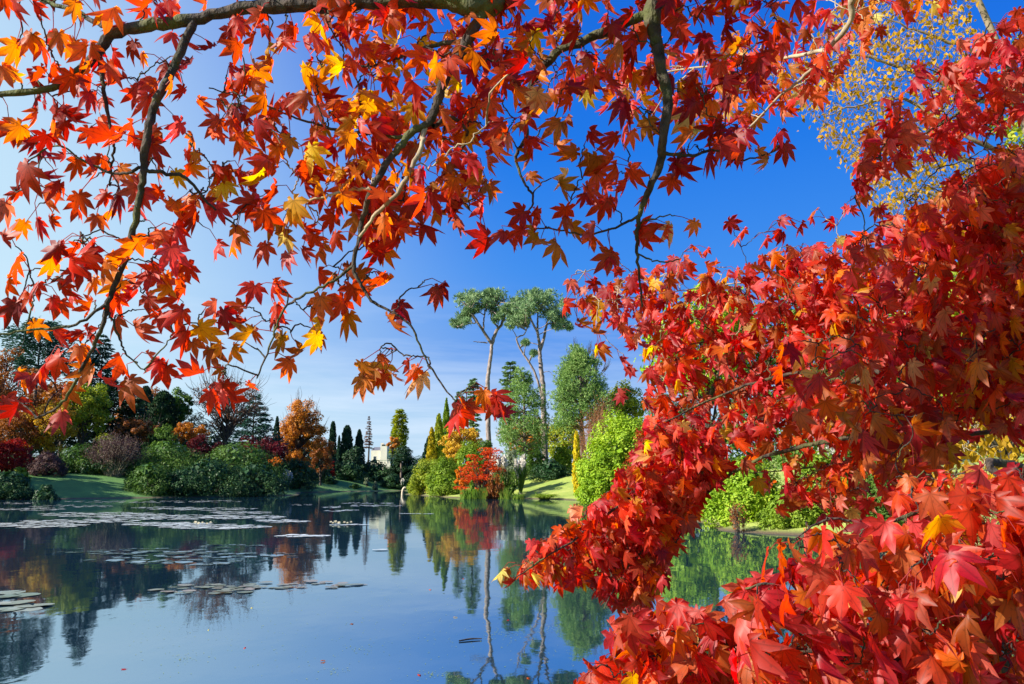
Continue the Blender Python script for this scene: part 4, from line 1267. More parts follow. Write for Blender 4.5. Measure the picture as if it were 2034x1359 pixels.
def floating_stick():
    a, b = on_water(912, 1275), on_water(957, 1271)
    g = Geo()
    tube(g, smooth_line([a + [0, 0, 0.01], (a + b) / 2 + [0, 0.03, 0.015], b + [0, 0, 0.012]], 8), [0.008, 0.01, 0.006], 6)
    tag(g.build("floating_stick", M_DARKBARK, None, origin=a), "thin brown stick floating near the pine reflections", "stick")
floating_stick()

def fallen_leaves():
    for i, (x, y, k) in enumerate([(855, 1172, 'p'), (905, 1227, 't'), (487, 1287, 'p'), (834, 1342, 'r'), (414, 1252, 't'), (1050, 1348, 'o'), (920, 1150, 'p'), (500, 1208, 't'), (243, 1330, 'p'), (700, 1240, 'b'), (1010, 1232, 'r'), (640, 1315, 'n')]):
        p = on_water(x, y)
        g = Geo()
        th = rng.uniform(0, 6.28)
        leaf_geo(g, np.array([p + [0, 0, 0.008]]), np.array([[math.cos(th), math.sin(th), 0.02]]), np.array([[0, 0, 1.0]]), np.array([0.05]), pal_color([k]))
        tag(g.build("fallen_leaf", M_LEAF, None, origin=p), "single fallen maple leaf floating on the open water", "leaf", "fallen maple leaves on the water")

def duckweed():
    g = Geo()
    pts = []
    for _ in range(1500):
        pts.append((rng.uniform(250, 1250), 1359 - rng.power(1.6) * 260))
    for (cx, cy, n, sx) in [(370, 1310, 40, 30), (720, 1290, 40, 40), (660, 1332, 30, 24), (1000, 1260, 80, 60), (950, 1160, 60, 50), (1080, 1250, 60, 40), (860, 1340, 40, 40), (960, 1200, 40, 50)]:
        for _ in range(n): pts.append((cx + rng.normal(0, sx * 0.5), cy + rng.normal(0, 5)))
    for (x, y) in pts:
        p = on_water(x, y, 0.004)
        if shore_dist(p[:1], p[1:2])[0] > -0.3: continue
        r = rng.uniform(0.004, 0.014)
        d = rng.uniform(0, 6.28)
        u = np.array([math.cos(d), math.sin(d), 0]) * r; v = np.array([-u[1], u[0], 0]) * rng.uniform(0.25, 0.7)
        g.add([p - u, p - u * 0.3 + v, p + u, p + u * 0.2 - v], [(0, 1, 2, 3)])
    tag(g.build("duckweed", foliage("weed", [(0.14, 0.24, 0.03), (0.26, 0.36, 0.06), (0.4, 0.4, 0.16)], 0.1)), "scattered green weed specks on the open water", None, None, "stuff")
duckweed()

# ------------------------------------------------------------------ Japanese maple leaves
LOBES = [(0, 1.0, 0.185), (38, 0.92, 0.17), (-38, 0.92, 0.17), (77, 0.7, 0.135), (-77, 0.7, 0.135), (118, 0.34, 0.085), (-118, 0.34, 0.085)]

def leaf_template():
    """palmate leaf with seven pointed lobes; base of the blade at the origin, tip along +y"""
    V = [(0, 0)]
    F3, F4 = [], []
    order = sorted(LOBES, key=lambda t: t[0])
    sinus = []
    for i in range(len(order) + 1):
        if i == 0: a, r = order[0][0] - 30, 0.16
        elif i == len(order): a, r = order[-1][0] + 30, 0.16
        else:
            a = (order[i - 1][0] + order[i][0]) / 2
            r = 0.46 * min(order[i - 1][1], order[i][1]) ** 0.85
        V.append((r * math.sin(R(a)), r * math.cos(R(a)))); sinus.append(len(V) - 1)
    for i, (a, L_, w) in enumerate(order):
        ca, sa = math.cos(R(a)), math.sin(R(a))
        def pt(along, side): return (along * sa + side * ca, along * ca - side * sa)
        m1 = len(V); V.append(pt(0.34 * L_, 0))
        m2 = len(V); V.append(pt(0.66 * L_, 0))
        tip = len(V); V.append(pt(L_, 0))
        sl = len(V); V.append(pt(0.58 * L_, -w))
        sr = len(V); V.append(pt(0.58 * L_, w))
        tl = len(V); V.append(pt(0.78 * L_, -w * 0.56))
        tr = len(V); V.append(pt(0.78 * L_, w * 0.56))
        L0, R0 = sinus[i], sinus[i + 1]
        F3 += [(0, m1, L0), (0, R0, m1), (m2, tip, tl), (m2, tr, tip)]
        F4 += [(L0, m1, m2, sl), (m1, R0, sr, m2)]
        F3 += [(sl, m2, tl), (m2, sr, tr)]
    return np.array(V), np.array(F3), np.array(F4)
LT_V, LT_3, LT_4 = leaf_template()
LT_R = np.linalg.norm(LT_V, axis=1)
LT_FOLD = np.zeros(len(LT_V))
for _a, _l, _w in LOBES:       # blade dips along each midrib, rises at its margins
    pass
LT_FOLD[1:9] = 0.055
_k = 9
for _i in range(7):
    LT_FOLD[_k + 3:_k + 5] = 0.05
    LT_FOLD[_k + 5:_k + 7] = 0.025
    _k += 7

PAL = {'r': (0.62, 0.034, 0.012), 'o': (0.76, 0.12, 0.008), 'd': (0.36, 0.008, 0.014), 'g': (0.85, 0.36, 0.012), 'b': (0.52, 0.15, 0.02), 'p': (0.70, 0.11, 0.08),
       't': (0.76, 0.44, 0.14), 'k': (0.56, 0.022, 0.03), 'n': (0.54, 0.10, 0.03), 'y': (0.8, 0.5, 0.04)}

def leaf_material():
    m, N, L = new_mat("maple_leaf")
    out = N.new("ShaderNodeOutputMaterial")
    at = N.new("ShaderNodeAttribute"); at.attribute_name = "leaf_color"
    lp = N.new("ShaderNodeAttribute"); lp.attribute_name = "leaf_pos"
    sp = N.new("ShaderNodeSeparateXYZ"); L.new(lp.outputs["Vector"], sp.inputs["Vector"])
    # midribs: close to one of the lobe directions (about 38.6 degrees apart)
    an = N.new("ShaderNodeMath"); an.operation = 'ARCTAN2'; L.new(sp.outputs["X"], an.inputs[0]); L.new(sp.outputs["Y"], an.inputs[1])
    pp = N.new("ShaderNodeMath"); pp.operation = 'PINGPONG'; pp.inputs[1].default_value = R(38.6) / 2; L.new(an.outputs[0], pp.inputs[0])
    ln = N.new("ShaderNodeVectorMath"); ln.operation = 'LENGTH'; L.new(lp.outputs["Vector"], ln.inputs[0])
    mu = N.new("ShaderNodeMath"); mu.operation = 'MULTIPLY'; L.new(pp.outputs[0], mu.inputs[0]); L.new(ln.outputs["Value"], mu.inputs[1])
    vr = N.new("ShaderNodeMapRange"); vr.inputs["From Min"].default_value = 0.006; vr.inputs["From Max"].default_value = 0.03; vr.inputs["To Min"].default_value = 0.72; vr.inputs["To Max"].default_value = 1.0
    L.new(mu.outputs[0], vr.inputs["Value"])
    tc = N.new("ShaderNodeTexCoord")
    no = N.new("ShaderNodeTexNoise"); no.inputs["Scale"].default_value = 28; no.inputs["Detail"].default_value = 4
    L.new(tc.outputs["Object"], no.inputs["Vector"])
    nr = N.new("ShaderNodeMapRange"); nr.inputs["To Min"].default_value = 0.72; nr.inputs["To Max"].default_value = 1.25; L.new(no.outputs["Fac"], nr.inputs["Value"])
    n5 = N.new("ShaderNodeTexNoise"); n5.inputs["Scale"].default_value = 130; n5.inputs["Detail"].default_value = 3
    L.new(tc.outputs["Object"], n5.inputs["Vector"])
    r5 = N.new("ShaderNodeMapRange"); r5.inputs["From Min"].default_value = 0.6; r5.inputs["From Max"].default_value = 0.72; r5.inputs["To Min"].default_value = 1.0; r5.inputs["To Max"].default_value = 0.55
    L.new(n5.outputs["Fac"], r5.inputs["Value"])
    m5 = N.new("ShaderNodeMath"); m5.operation = 'MULTIPLY'; L.new(r5.outputs["Result"], m5.inputs[0]); L.new(nr.outputs["Result"], m5.inputs[1]); nr = m5
    m2 = N.new("ShaderNodeMath"); m2.operation = 'MULTIPLY'; L.new(vr.outputs["Result"], m2.inputs[0]); L.new(nr.outputs[0], m2.inputs[1])
    sc = N.new("ShaderNodeVectorMath"); sc.operation = 'SCALE'; L.new(at.outputs["Color"], sc.inputs[0]); L.new(m2.outputs[0], sc.inputs["Scale"])
    bs = N.new("ShaderNodeBsdfPrincipled"); bs.inputs["Roughness"].default_value = 0.5; bs.inputs["Specular IOR Level"].default_value = 0.6
    L.new(sc.outputs["Vector"], bs.inputs["Base Color"])
    tr = N.new("ShaderNodeBsdfTranslucent")
    hs = N.new("ShaderNodeHueSaturation"); hs.inputs["Hue"].default_value = 0.505; hs.inputs["Value"].default_value = 1.5; hs.inputs["Saturation"].default_value = 1.05
    L.new(sc.outputs["Vector"], hs.inputs["Color"]); L.new(hs.outputs["Color"], tr.inputs["Color"])
    ms = N.new("ShaderNodeMixShader"); ms.inputs["Fac"].default_value = 0.6
    L.new(bs.outputs[0], ms.inputs[1]); L.new(tr.outputs[0], ms.inputs[2]); L.new(ms.outputs[0], out.inputs["Surface"])
    return m
M_LEAF = leaf_material()
M_LIMB = bark("maple_bark", (0.016, 0.011, 0.009), (0.085, 0.06, 0.042), 38, 1.6, 0.9, 1.0, moss=(0.085, 0.095, 0.025))
M_TWIG = bark("maple_twig", (0.05, 0.028, 0.025), (0.13, 0.085, 0.06), 20, 2)
M_PALETWIG = bark("pale_maple_twig", (0.22, 0.16, 0.1), (0.46, 0.38, 0.24), 14, 2)

def pal_color(keys):
    c = np.array([PAL[k] for k in keys])
    n = len(c)
    c = c * rng.uniform(0.72, 1.25, (n, 1))
    c[:, 1] *= rng.uniform(0.6, 1.6, n)
    return np.clip(c, 0.002, 0.9)

def leaf_geo(g, base, axis, normal, size, color):
    """all leaves at once; size = length of the middle lobe from the base of the blade"""
    n = len(base)
    A = unit(axis)
    Nn = unit(normal - A * (normal * A).sum(1, keepdims=True))
    B = np.cross(A, Nn)
    nv = len(LT_V)
    x, y = LT_V[:, 0], LT_V[:, 1]
    curl = rng.uniform(-0.1, 0.6, n)[:, None]
    side = rng.normal(0, 0.16, n)[:, None]
    fold = rng.uniform(0.5, 2.2, n)[:, None]
    cup = rng.uniform(-0.3, 1.0, n)[:, None]
    narrow = rng.uniform(0.62, 1.02, n)[:, None]
    X = x[None] * narrow
    Y = y[None] + 0 * X
    phi = rng.uniform(0.0, 1.15, n)[:, None] * np.where(rng.random(n) < 0.85, 1, -0.5)[:, None]
    Z = -np.abs(X) * np.sin(phi) + LT_FOLD[None] * fold - curl * np.maximum(Y, 0) ** 2 * 0.8 - cup * X ** 2 + side * X * np.maximum(Y, 0)
    X = X * np.cos(phi)
    Z = Z + rng.normal(0, 0.02, (n, nv)) * (LT_R[None] > 0.4)
    P = base[:, None, :] + size[:, None, None] * (X[..., None] * B[:, None] + Y[..., None] * A[:, None] + Z[..., None] * Nn[:, None])
    c4 = np.concatenate([np.repeat(color, nv, 0), np.ones((n * nv, 1))], 1)
    # tips of a leaf turn a little deeper in colour
    tipf = np.tile(np.clip((LT_R - 0.35) / 0.65, 0, 1), n)[:, None]
    c4[:, :3] = c4[:, :3] * (1 - tipf * np.array([0.12, 0.45, 0.2]))
    uv = np.tile(np.stack([x, y, 0 * x], -1), (n, 1))
    off = (np.arange(n) * nv)[:, None, None]
    V = P.reshape(-1, 3)
    g.add(V, (LT_3[None] + off).reshape(-1, 3), c4, uv)
    # the quads share the vertices just added
    F4 = (LT_4[None] + off).reshape(-1, 4) + (g.n - len(V))
    g.loops.append(F4.ravel()); g.sizes.append(np.full(len(F4), 4))

class MapleTree:
    """a tree with named limbs; leaves are given as points and twigs grow out to them"""
    def __init__(self, name, label, base):
        self.root = empty(name, base, label, "maple tree")
        self.pts, self.owner = [], []
        self.limb_geo, self.leaves = [], []
        self.limb_mat = []
    def limb(self, pix, radii, mat=None, sample=True, wob=0.0012, new=True, world=None, sides=9):
        """pix: list of (px, py, view depth)"""
        if world is None:
            a = np.array(pix, float)
            P = at_depth(a[:, 0], a[:, 1], a[:, 2])
        else:
            P = np.array(world, float)
        ln = smooth_line(P, max(8, 5 * len(P)))
        ln[1:-1] += rng.normal(0, wob, (len(ln) - 2, 3))
        if new:
            self.limb_geo.append(Geo()); self.limb_mat.append(mat or M_LIMB); self.leaves.append([])
        i = len(self.limb_geo) - 1
        rr = np.interp(np.linspace(0, 1, len(ln)), np.linspace(0, 1, len(radii)), radii) * rng.uniform(0.9, 1.12, len(ln))
        tube(self.limb_geo[i], ln, rr, sides)
        if sample:
            L_ = np.linalg.norm(np.diff(ln, axis=0), axis=1)
            for s in range(len(L_)):
                for t in np.linspace(0, 1, max(2, int(L_[s] / 0.02)), endpoint=False):
                    self.pts.append(ln[s] * (1 - t) + ln[s + 1] * t); self.owner.append(i)
        return ln
    def grow(self, base, axis, normal, size, keys, reach=0.05, twig=0.0016, petiole=True, order_noise=0.15):
        """hang leaves with their blade bases at `base`"""
        base = np.asarray(base, float)
        n = len(base)
        cap = len(self.pts) + 60 * n
        S = np.empty((cap, 3)); O = np.empty(cap, int)
        m = len(self.pts)
        S[:m] = self.pts; O[:m] = self.owner
        d0 = np.array([np.min(((S[:m] - b) ** 2).sum(1)) for b in base]) ** 0.5
        order = np.argsort(d0 * rng.uniform(1 - order_noise, 1 + order_noise, n))
        color = pal_color(keys)
        own = np.empty(n, int)
        stalks = []
        for i in order:
            b = base[i]
            d = np.linalg.norm(S[:m] - b, axis=1)
            j = int(np.argmin(d))
            q, dist, o = S[j].copy(), d[j], O[j]
            own[i] = o
            if dist > reach:
                v = b - q
                e = q + v * (1 - reach * 0.8 / dist) + np.array([0, 0, 0.012])
                c = (q + e) / 2 + rng.normal(0, 0.055, 3) * dist + np.array([0, 0, 0.05 * dist])
                ln = smooth_line([q, c, e], 8)
                ln[1:-1] += rng.normal(0, 0.0012, (len(ln) - 2, 3))
                r0 = twig * (0.9 + 2.2 * min(dist, 0.6))
                tube(self.limb_geo[o], ln, np.linspace(r0, twig * 0.75, len(ln)), 5, False)
                k = max(3, int(dist / 0.03))
                idx = np.linspace(1, len(ln) - 1, k)
                f = idx.astype(int); w = (idx - f)[:, None]
                pp = ln[f] * (1 - w) + ln[np.minimum(f + 1, len(ln) - 1)] * w
                if m + k < cap:
                    S[m:m + k] = pp; O[m:m + k] = o; m += k
                q = e
            stalks.append((o, q, b, color[i]))
        self.pts = [p for p in S[:m]]; self.owner = [int(v) for v in O[:m]]
        for o in range(len(self.limb_geo)):
            k = np.where(own == o)[0]
            if len(k): self.leaves[o].append((base[k], np.asarray(axis)[k], np.asarray(normal)[k], np.asarray(size)[k], color[k], [s for s in stalks if s[0] == o] if petiole else []))
    def build(self, part="branch"):
        for i, g in enumerate(self.limb_geo):
            br = g.build(part, self.limb_mat[i], self.root)
            if not self.leaves[i]: continue
            lg = Geo()
            for (b, a, nn, s, c, st) in self.leaves[i]:
                leaf_geo(lg, b, a, nn, s, c)
                for (_, q, e, cc) in st:
                    mid = (q + e) / 2 + rng.normal(0, 0.004, 3) + [0, 0, 0.006]
                    tube(lg, [q, mid, e], [0.0011, 0.0009, 0.0009], 3, False, attr=np.array([0.4, 0.03, 0.03, 1]), uv=np.array([0.5, 0.2, 0]))
            lg.build("foliage", M_LEAF, br)

def in_poly(poly, x, y):
    c = False
    for i in range(len(poly)):
        (x0, y0), (x1, y1) = poly[i], poly[i - 1]
        if (y0 > y) != (y1 > y) and x < (x1 - x0) * (y - y0) / (y1 - y0) + x0: c = not c
    return c

def fill(poly, n, mind=0):
    xs, ys = [p[0] for p in poly], [p[1] for p in poly]
    out = []
    tries = 0
    while len(out) < n and tries < n * 60:
        tries += 1
        x, y = rng.uniform(min(xs), max(xs)), rng.uniform(min(ys), max(ys))
        if not in_poly(poly, x, y): continue
        if mind and out and min((x - a) ** 2 + (y - b) ** 2 for a, b in out) < mind ** 2: continue
        out.append((x, y))
    return out

def pick(n, weights):
    k = list(weights)
    w = np.array([weights[a] for a in k], float)
    return [k[i] for i in rng.choice(len(k), n, p=w / w.sum())]

def hang(px, py, d, size, spread=0.75, face=0.8, down=1.0, left=0.0, upn=0.0):
    """blade bases, axes and normals of leaves whose middles show at (px, py)"""
    px, py, d, size = [np.asarray(v, float) for v in (px, py, d, size)]
    n = len(px)
    C = at_depth(px, py, d)
    view = unit(C - CAM)
    A = np.array([0, 0, -down]) + rng.normal(0, spread, (n, 3)) * np.array([1, 0.8, 0.6])
    A = unit(A)
    Nn = -view * face + rng.normal(0, 0.62, (n, 3)) + np.array([-left, 0, upn])
    return C - A * (size * 0.42)[:, None], A, Nn

fallen_leaves()

# ------------------------------------------------------------------ overhanging maple (boughs across the top)
mA = MapleTree("japanese_maple", "orange and red maple whose mossy boughs hang across the top", (1.9, -0.6, ground_z(1.9, -0.6)))
gA = Geo()
tube(gA, smooth_line([(1.9, -0.6, -0.3), (1.85, -0.5, 0.6), (1.6, -0.1, 1.6), (1.3, 0.5, 2.4), (0.95, 1.0, 2.85)], 18), [0.17, 0.13, 0.11, 0.085, 0.06], 12)
gA.build("trunk", M_LIMB, mA.root)
tipA = np.array([0.95, 1.0, 2.85])
P0 = at_depth(np.array([1075.0]), np.array([-60.0]), np.array([1.62]))[0]
# mossy main bough running left along the top
b = mA.limb(None, [0.055, 0.03, 0.022, 0.018, 0.015, 0.0115, 0.0115, 0.0095, 0.008, 0.006, 0.005], world=[tipA, P0] + list(at_depth(np.array([1010, 958, 890, 800, 640, 500, 385, 310, 225, 190, 140, 90, 0, -60.]), np.array([-14, 12, -2, -2, 10, 14, 38, 50, 68, 110, 152, 178, 186, 190.]), np.array([1.6, 1.55, 1.55, 1.56, 1.58, 1.58, 1.58, 1.58, 1.58, 1.57, 1.56, 1.55, 1.55, 1.55]))))
mA.limb([(235, 66, 1.58), (190, 44, 1.6), (150, 22, 1.62), (80, 0, 1.65), (20, -30, 1.68)], [0.006, 0.004, 0.003], new=False)
mA.limb([(198, 110, 1.57), (206, 180, 1.56), (222, 268, 1.56), (226, 300, 1.57), (218, 370, 1.58)], [0.0045, 0.003, 0.0018], new=False)
mA.limb([(385, 40, 1.58), (345, 130, 1.55), (310, 205, 1.52), (292, 270, 1.5), (285, 340, 1.5), (276, 400, 1.5), (258, 480, 1.5), (240, 540, 1.5), (216, 600, 1.5), (204, 645, 1.51), (184, 692, 1.52), (150, 760, 1.53), (118, 806, 1.54), (70, 830, 1.55)],
        [0.0085, 0.0075, 0.007, 0.006, 0.005, 0.0038, 0.003, 0.002], M_PALETWIG if False else None)
mA.limb([(284, 338, 1.5), (330, 345, 1.5), (370, 355, 1.51), (420, 410, 1.53), (470, 450, 1.55)], [0.004, 0.003, 0.0016], new=False)
mA.limb([(282, 332, 1.5), (230, 345, 1.51), (170, 320, 1.53), (110, 290, 1.55), (40, 330, 1.56)], [0.003, 0.002, 0.0014], new=False)
mA.limb([(215, 600, 1.5), (150, 645, 1.48), (70, 655, 1.47), (-20, 668, 1.46)], [0.003, 0.0022, 0.0015], new=False)
mA.limb([(218, 620, 1.5), (240, 680, 1.5), (255, 710, 1.5), (290, 740, 1.5)], [0.0022, 0.0016, 0.0012], new=False)
# second hanging bough from the mossy crotch
mA.limb([(960, 18, 1.55), (925, 90, 1.53), (893, 135, 1.52), (870, 200, 1.5), (850, 245, 1.5), (815, 265, 1.5), (782, 310, 1.5), (742, 370, 1.5), (722, 430, 1.5), (712, 480, 1.5), (703, 530, 1.5), (722, 575, 1.5), (750, 605, 1.5), (815, 645, 1.5), (845, 710, 1.5), (890, 780, 1.5), (908, 800, 1.5)],
        [0.011, 0.0095, 0.008, 0.007, 0.0062, 0.005, 0.004, 0.003, 0.002, 0.0016, 0.0012])
mA.limb([(845, 255, 1.5), (832, 300, 1.47), (795, 375, 1.46), (748, 425, 1.47), (715, 470, 1.49)], [0.0045, 0.004, 0.0028], M_PALETWIG, new=True)
mA.limb([(852, 244, 1.5), (800, 272, 1.52), (740, 265, 1.53), (690, 262, 1.54), (640, 250, 1.55), (580, 232, 1.56), (520, 205, 1.57), (470, 188, 1.57), (415, 175, 1.57)], [0.004, 0.003, 0.0018, 0.0012])
mA.limb([(742, 372, 1.5), (690, 378, 1.52), (640, 392, 1.53), (585, 405, 1.55)], [0.004, 0.0025, 0.0014], M_PALETWIG)
mA.limb([(703, 528, 1.5), (662, 558, 1.5), (602, 588, 1.5), (560, 620, 1.5), (540, 680, 1.5), (510, 752, 1.5)], [0.003, 0.0022, 0.0014])
mA.limb([(930, 80, 1.53), (860, 90, 1.56), (800, 110, 1.58), (740, 130, 1.6), (660, 130, 1.62)], [0.005, 0.003, 0.0015])
mA.limb([(860, 250, 1.5), (900, 235, 1.55), (930, 270, 1.58), (900, 330, 1.6), (905, 400, 1.6)], [0.004, 0.003, 0.0015])
# dark bough forking at the upper right
P1 = at_depth(np.array([1420.0]), np.array([-80.0]), np.array([1.75]))[0]
mA.limb(None, [0.05, 0.026, 0.02, 0.012, 0.011, 0.0095, 0.008, 0.006, 0.004, 0.0026, 0.0018], world=[tipA, P1] + list(at_depth(np.array([1330, 1295, 1305, 1312, 1326, 1318, 1310, 1280, 1268, 1265, 1272, 1276.]), np.array([-30, 25, 85, 130, 195, 270, 330, 395, 440, 500, 560, 610.]), np.array([1.72, 1.7, 1.68, 1.66, 1.65, 1.65, 1.66, 1.67, 1.68, 1.7, 1.72, 1.74]))))
mA.limb([(1295, 25, 1.7), (1230, 50, 1.72), (1160, 82, 1.74), (1110, 100, 1.75), (1070, 145, 1.77), (1045, 200, 1.78), (1045, 268, 1.78), (1025, 312, 1.78), (1040, 360, 1.78), (1060, 392, 1.78), (1050, 430, 1.78), (1062, 462, 1.78)], [0.0105, 0.0095, 0.0085, 0.006, 0.003, 0.0022, 0.0016])
mA.limb([(1312, 302, 1.65), (1375, 310, 1.66), (1420, 298, 1.68), (1470, 320, 1.7), (1540, 300, 1.72)], [0.004, 0.0025, 0.0014])
mA.limb([(1266, 430, 1.68), (1222, 452, 1.7), (1160, 465, 1.72), (1090, 455, 1.74), (1010, 450, 1.76)], [0.003, 0.002, 0.0012])
mA.limb([(1268, 505, 1.7), (1310, 520, 1.7), (1350, 515, 1.72)], [0.002, 0.0013])
mA.limb(None, [0.03, 0.012, 0.008, 0.006, 0.004, 0.003, 0.002], M_PALETWIG, world=[tipA, at_depth(np.array([1900.0]), np.array([-90.0]), np.array([2.0]))[0]] + list(at_depth(np.array([1710, 1690, 1650, 1600, 1540, 1480, 1450.]), np.array([-20, 40, 92, 150, 200, 262, 290.]), np.array([2.15, 2.2, 2.25, 2.3, 2.3, 2.3, 2.3]))))
mA.limb([(1640, 100, 2.25), (1560, 115, 2.4), (1480, 130, 2.5), (1380, 135, 2.6), (1290, 150, 2.7), (1200, 175, 2.75), (1130, 175, 2.8)], [0.006, 0.004, 0.0025, 0.0016], M_PALETWIG)
mA.limb([(1380, 135, 2.6), (1320, 190, 2.65), (1280, 260, 2.7)], [0.003, 0.002, 0.0014], M_PALETWIG, new=False)

def crop(lst, ox, oy, k):
    out = []
    for item in lst:
        big = item[3] if len(item) > 3 else 1.0
        out.append((ox + item[0] * k, oy + item[1] * k, item[2], big))
    return out

K6 = [(70,45,'r'),(150,50,'r'),(30,30,'r'),(335,55,'o'),(455,50,'o'),(690,45,'r'),(640,60,'r'),(760,40,'r'),(50,250,'o'),(120,200,'o'),(200,230,'r'),(270,195,'o'),(330,220,'o'),(400,240,'o'),(30,340,'o'),
 (160,340,'r'),(230,330,'r'),(380,260,'o'),(400,310,'o'),(300,380,'r'),(350,390,'r'),(150,460,'d'),(190,450,'d'),(170,530,'o'),(250,520,'r'),(330,510,'p'),(400,450,'r'),(440,460,'r'),(520,340,'o'),(640,270,'o',.7),(640,410,'r'),(700,400,'o'),(660,480,'r'),(770,400,'o',.7),
 (50,610,'r'),(130,650,'d'),(190,640,'d'),(230,610,'o'),(60,600,'o'),(400,620,'r'),(450,640,'r'),(520,630,'r'),(600,620,'r',1.2),(660,640,'o',1.2),(620,680,'r'),(700,690,'r'),(780,590,'p'),(100,810,'r',1.5),(250,850,'r'),(220,900,'o'),
 (300,720,'r'),(340,760,'r'),(410,740,'r'),(450,760,'r'),(700,770,'o'),(560,780,'g',.8),(590,840,'p'),(650,900,'r'),(370,920,'r'),(460,900,'r'),(520,920,'d'),(690,880,'r'),(450,1000,'o'),(600,880,'p'),(810,810,'g',.8),(880,770,'g',.8),(880,710,'g',.7),(990,760,'r',.8),(1010,820,'o',.9),(1010,850,'g',.8),
 (880,960,'r'),(930,960,'d',1.2),(990,960,'r',1.1),(790,1000,'r'),(860,1010,'r',1.1),(800,950,'o'),(1060,1080,'o'),(1040,1110,'o'),(380,1110,'r',1.1),(330,1130,'r'),(230,1140,'d'),(260,1110,'r'),(70,1210,'r'),(230,1210,'o'),(310,1210,'r'),(150,1310,'r'),(140,1340,'o'),(280,1320,'r'),(330,1240,'d'),(470,1230,'o'),(420,1170,'d'),(500,1290,'g'),
 (690,1080,'o'),(650,1090,'o'),(600,1150,'o'),(780,1170,'p'),(670,1240,'r',1.2),(640,1270,'r'),(760,1280,'o'),(790,1070,'r'),(780,1310,'g'),(1060,240,'r'),(1080,110,'r'),(1160,100,'p'),(1300,200,'r'),(1260,210,'o'),(1200,220,'g'),(1450,130,'g'),(1450,200,'o'),(1560,90,'o'),(1600,150,'r'),(1650,230,'o'),(1560,200,'o'),
 (1030,330,'r'),(1070,400,'r'),(1150,310,'b'),(1170,360,'o'),(1110,380,'r'),(1150,390,'o'),(1390,360,'b'),(1430,400,'b'),(1500,320,'g'),(1520,310,'g'),(1610,290,'r'),(1700,310,'o'),(1730,330,'g'),(1760,240,'r'),(1680,60,'o'),(1740,90,'o'),(1790,60,'r'),
 (1350,450,'b'),(1200,490,'o'),(1220,540,'o'),(1310,480,'r'),(1440,520,'p'),(1580,510,'g'),(1610,480,'g'),(1670,440,'b'),(1700,480,'o'),(1500,470,'o'),(960,570,'r'),(1010,600,'p'),(1060,580,'r'),(1100,640,'o'),(1080,660,'o'),(1150,600,'d'),(1240,530,'r'),(1280,660,'b'),(1200,720,'o'),(1250,700,'o'),(1180,770,'r'),(1160,710,'r'),
 (1420,620,'o'),(1470,680,'r'),(1400,650,'r'),(1400,720,'g'),(1560,600,'r'),(1700,600,'d'),(1740,570,'r'),(1690,620,'r'),(1640,690,'r'),(1700,740,'o'),(1570,660,'p'),(980,760,'r'),(1080,830,'r'),(1130,860,'r'),(1170,900,'r'),(1220,860,'r'),(1100,930,'r'),(1130,960,'p'),
 (1400,800,'d'),(1370,780,'r'),(1500,790,'o'),(1530,800,'g'),(1590,780,'r'),(1560,840,'g'),(1450,860,'b'),(1450,910,'r'),(1380,860,'r'),(1220,950,'o'),(1290,970,'g'),(1330,960,'g'),(1200,1000,'r'),(1250,1010,'b'),(1280,1080,'b'),(1310,1090,'t'),(1300,1180,'p'),(1390,1050,'r'),(1400,1090,'r'),(1430,1140,'o'),(1380,1150,'r'),(1470,1000,'r'),(1500,1090,'r'),(1560,900,'o'),(1600,970,'r'),(1650,1000,'r'),(1700,1020,'r'),(1650,1110,'g'),(1720,1150,'b'),(1750,1100,'r'),(1720,860,'r'),(1760,960,'o'),(1780,1000,'o'),(1670,930,'r'),(1600,860,'r'),(1540,940,'r'),
 (1430,1260,'r'),(1480,1270,'o'),(1560,1230,'b'),(1130,1320,'r'),(1210,1310,'r'),(1250,1320,'o'),(1640,1250,'b'),(1700,1260,'r'),(1730,1290,'o'),(1600,1330,'r'),(1660,1310,'o')]
K1 = [(60,70,'d',1.1),(330,40,'r'),(300,20,'r'),(240,170,'o'),(350,210,'r'),(420,190,'r'),(520,50,'o'),(640,130,'o'),(660,30,'r'),(530,220,'r'),(460,300,'o'),(490,340,'o'),(280,360,'r'),(230,380,'r'),(180,440,'r'),(140,470,'o'),(500,430,'o'),(620,480,'r',1.1),(730,380,'r',1.1),(740,520,'o',1.3),(370,540,'o',1.3),(100,600,'r'),(90,650,'d'),(330,690,'p'),(780,190,'o',1.3),(950,120,'r',1.1),(1000,90,'r'),(900,380,'r'),(920,420,'r'),(880,340,'p',.6),(1090,430,'r'),(1090,200,'r',1.2),(1070,240,'r'),(1200,200,'g'),(1120,270,'o'),(1300,110,'d'),(1250,60,'p'),(1350,160,'r'),(1420,220,'b'),(1480,200,'o'),(1290,280,'g'),(1330,300,'g'),(1230,320,'b'),(1270,410,'o',.7),(1620,110,'r'),(1600,70,'r'),(1610,260,'b'),(1700,310,'b'),(1650,380,'o'),(1840,160,'g',1.1),(1820,240,'g'),(1850,230,'o'),(1850,40,'o'),(1950,40,'r'),(2000,130,'o'),(1290,540,'r',1.1),(1330,580,'r'),(1250,570,'r'),(1290,560,'p',.7),(1460,490,'o',.6),(1350,40,'o')]
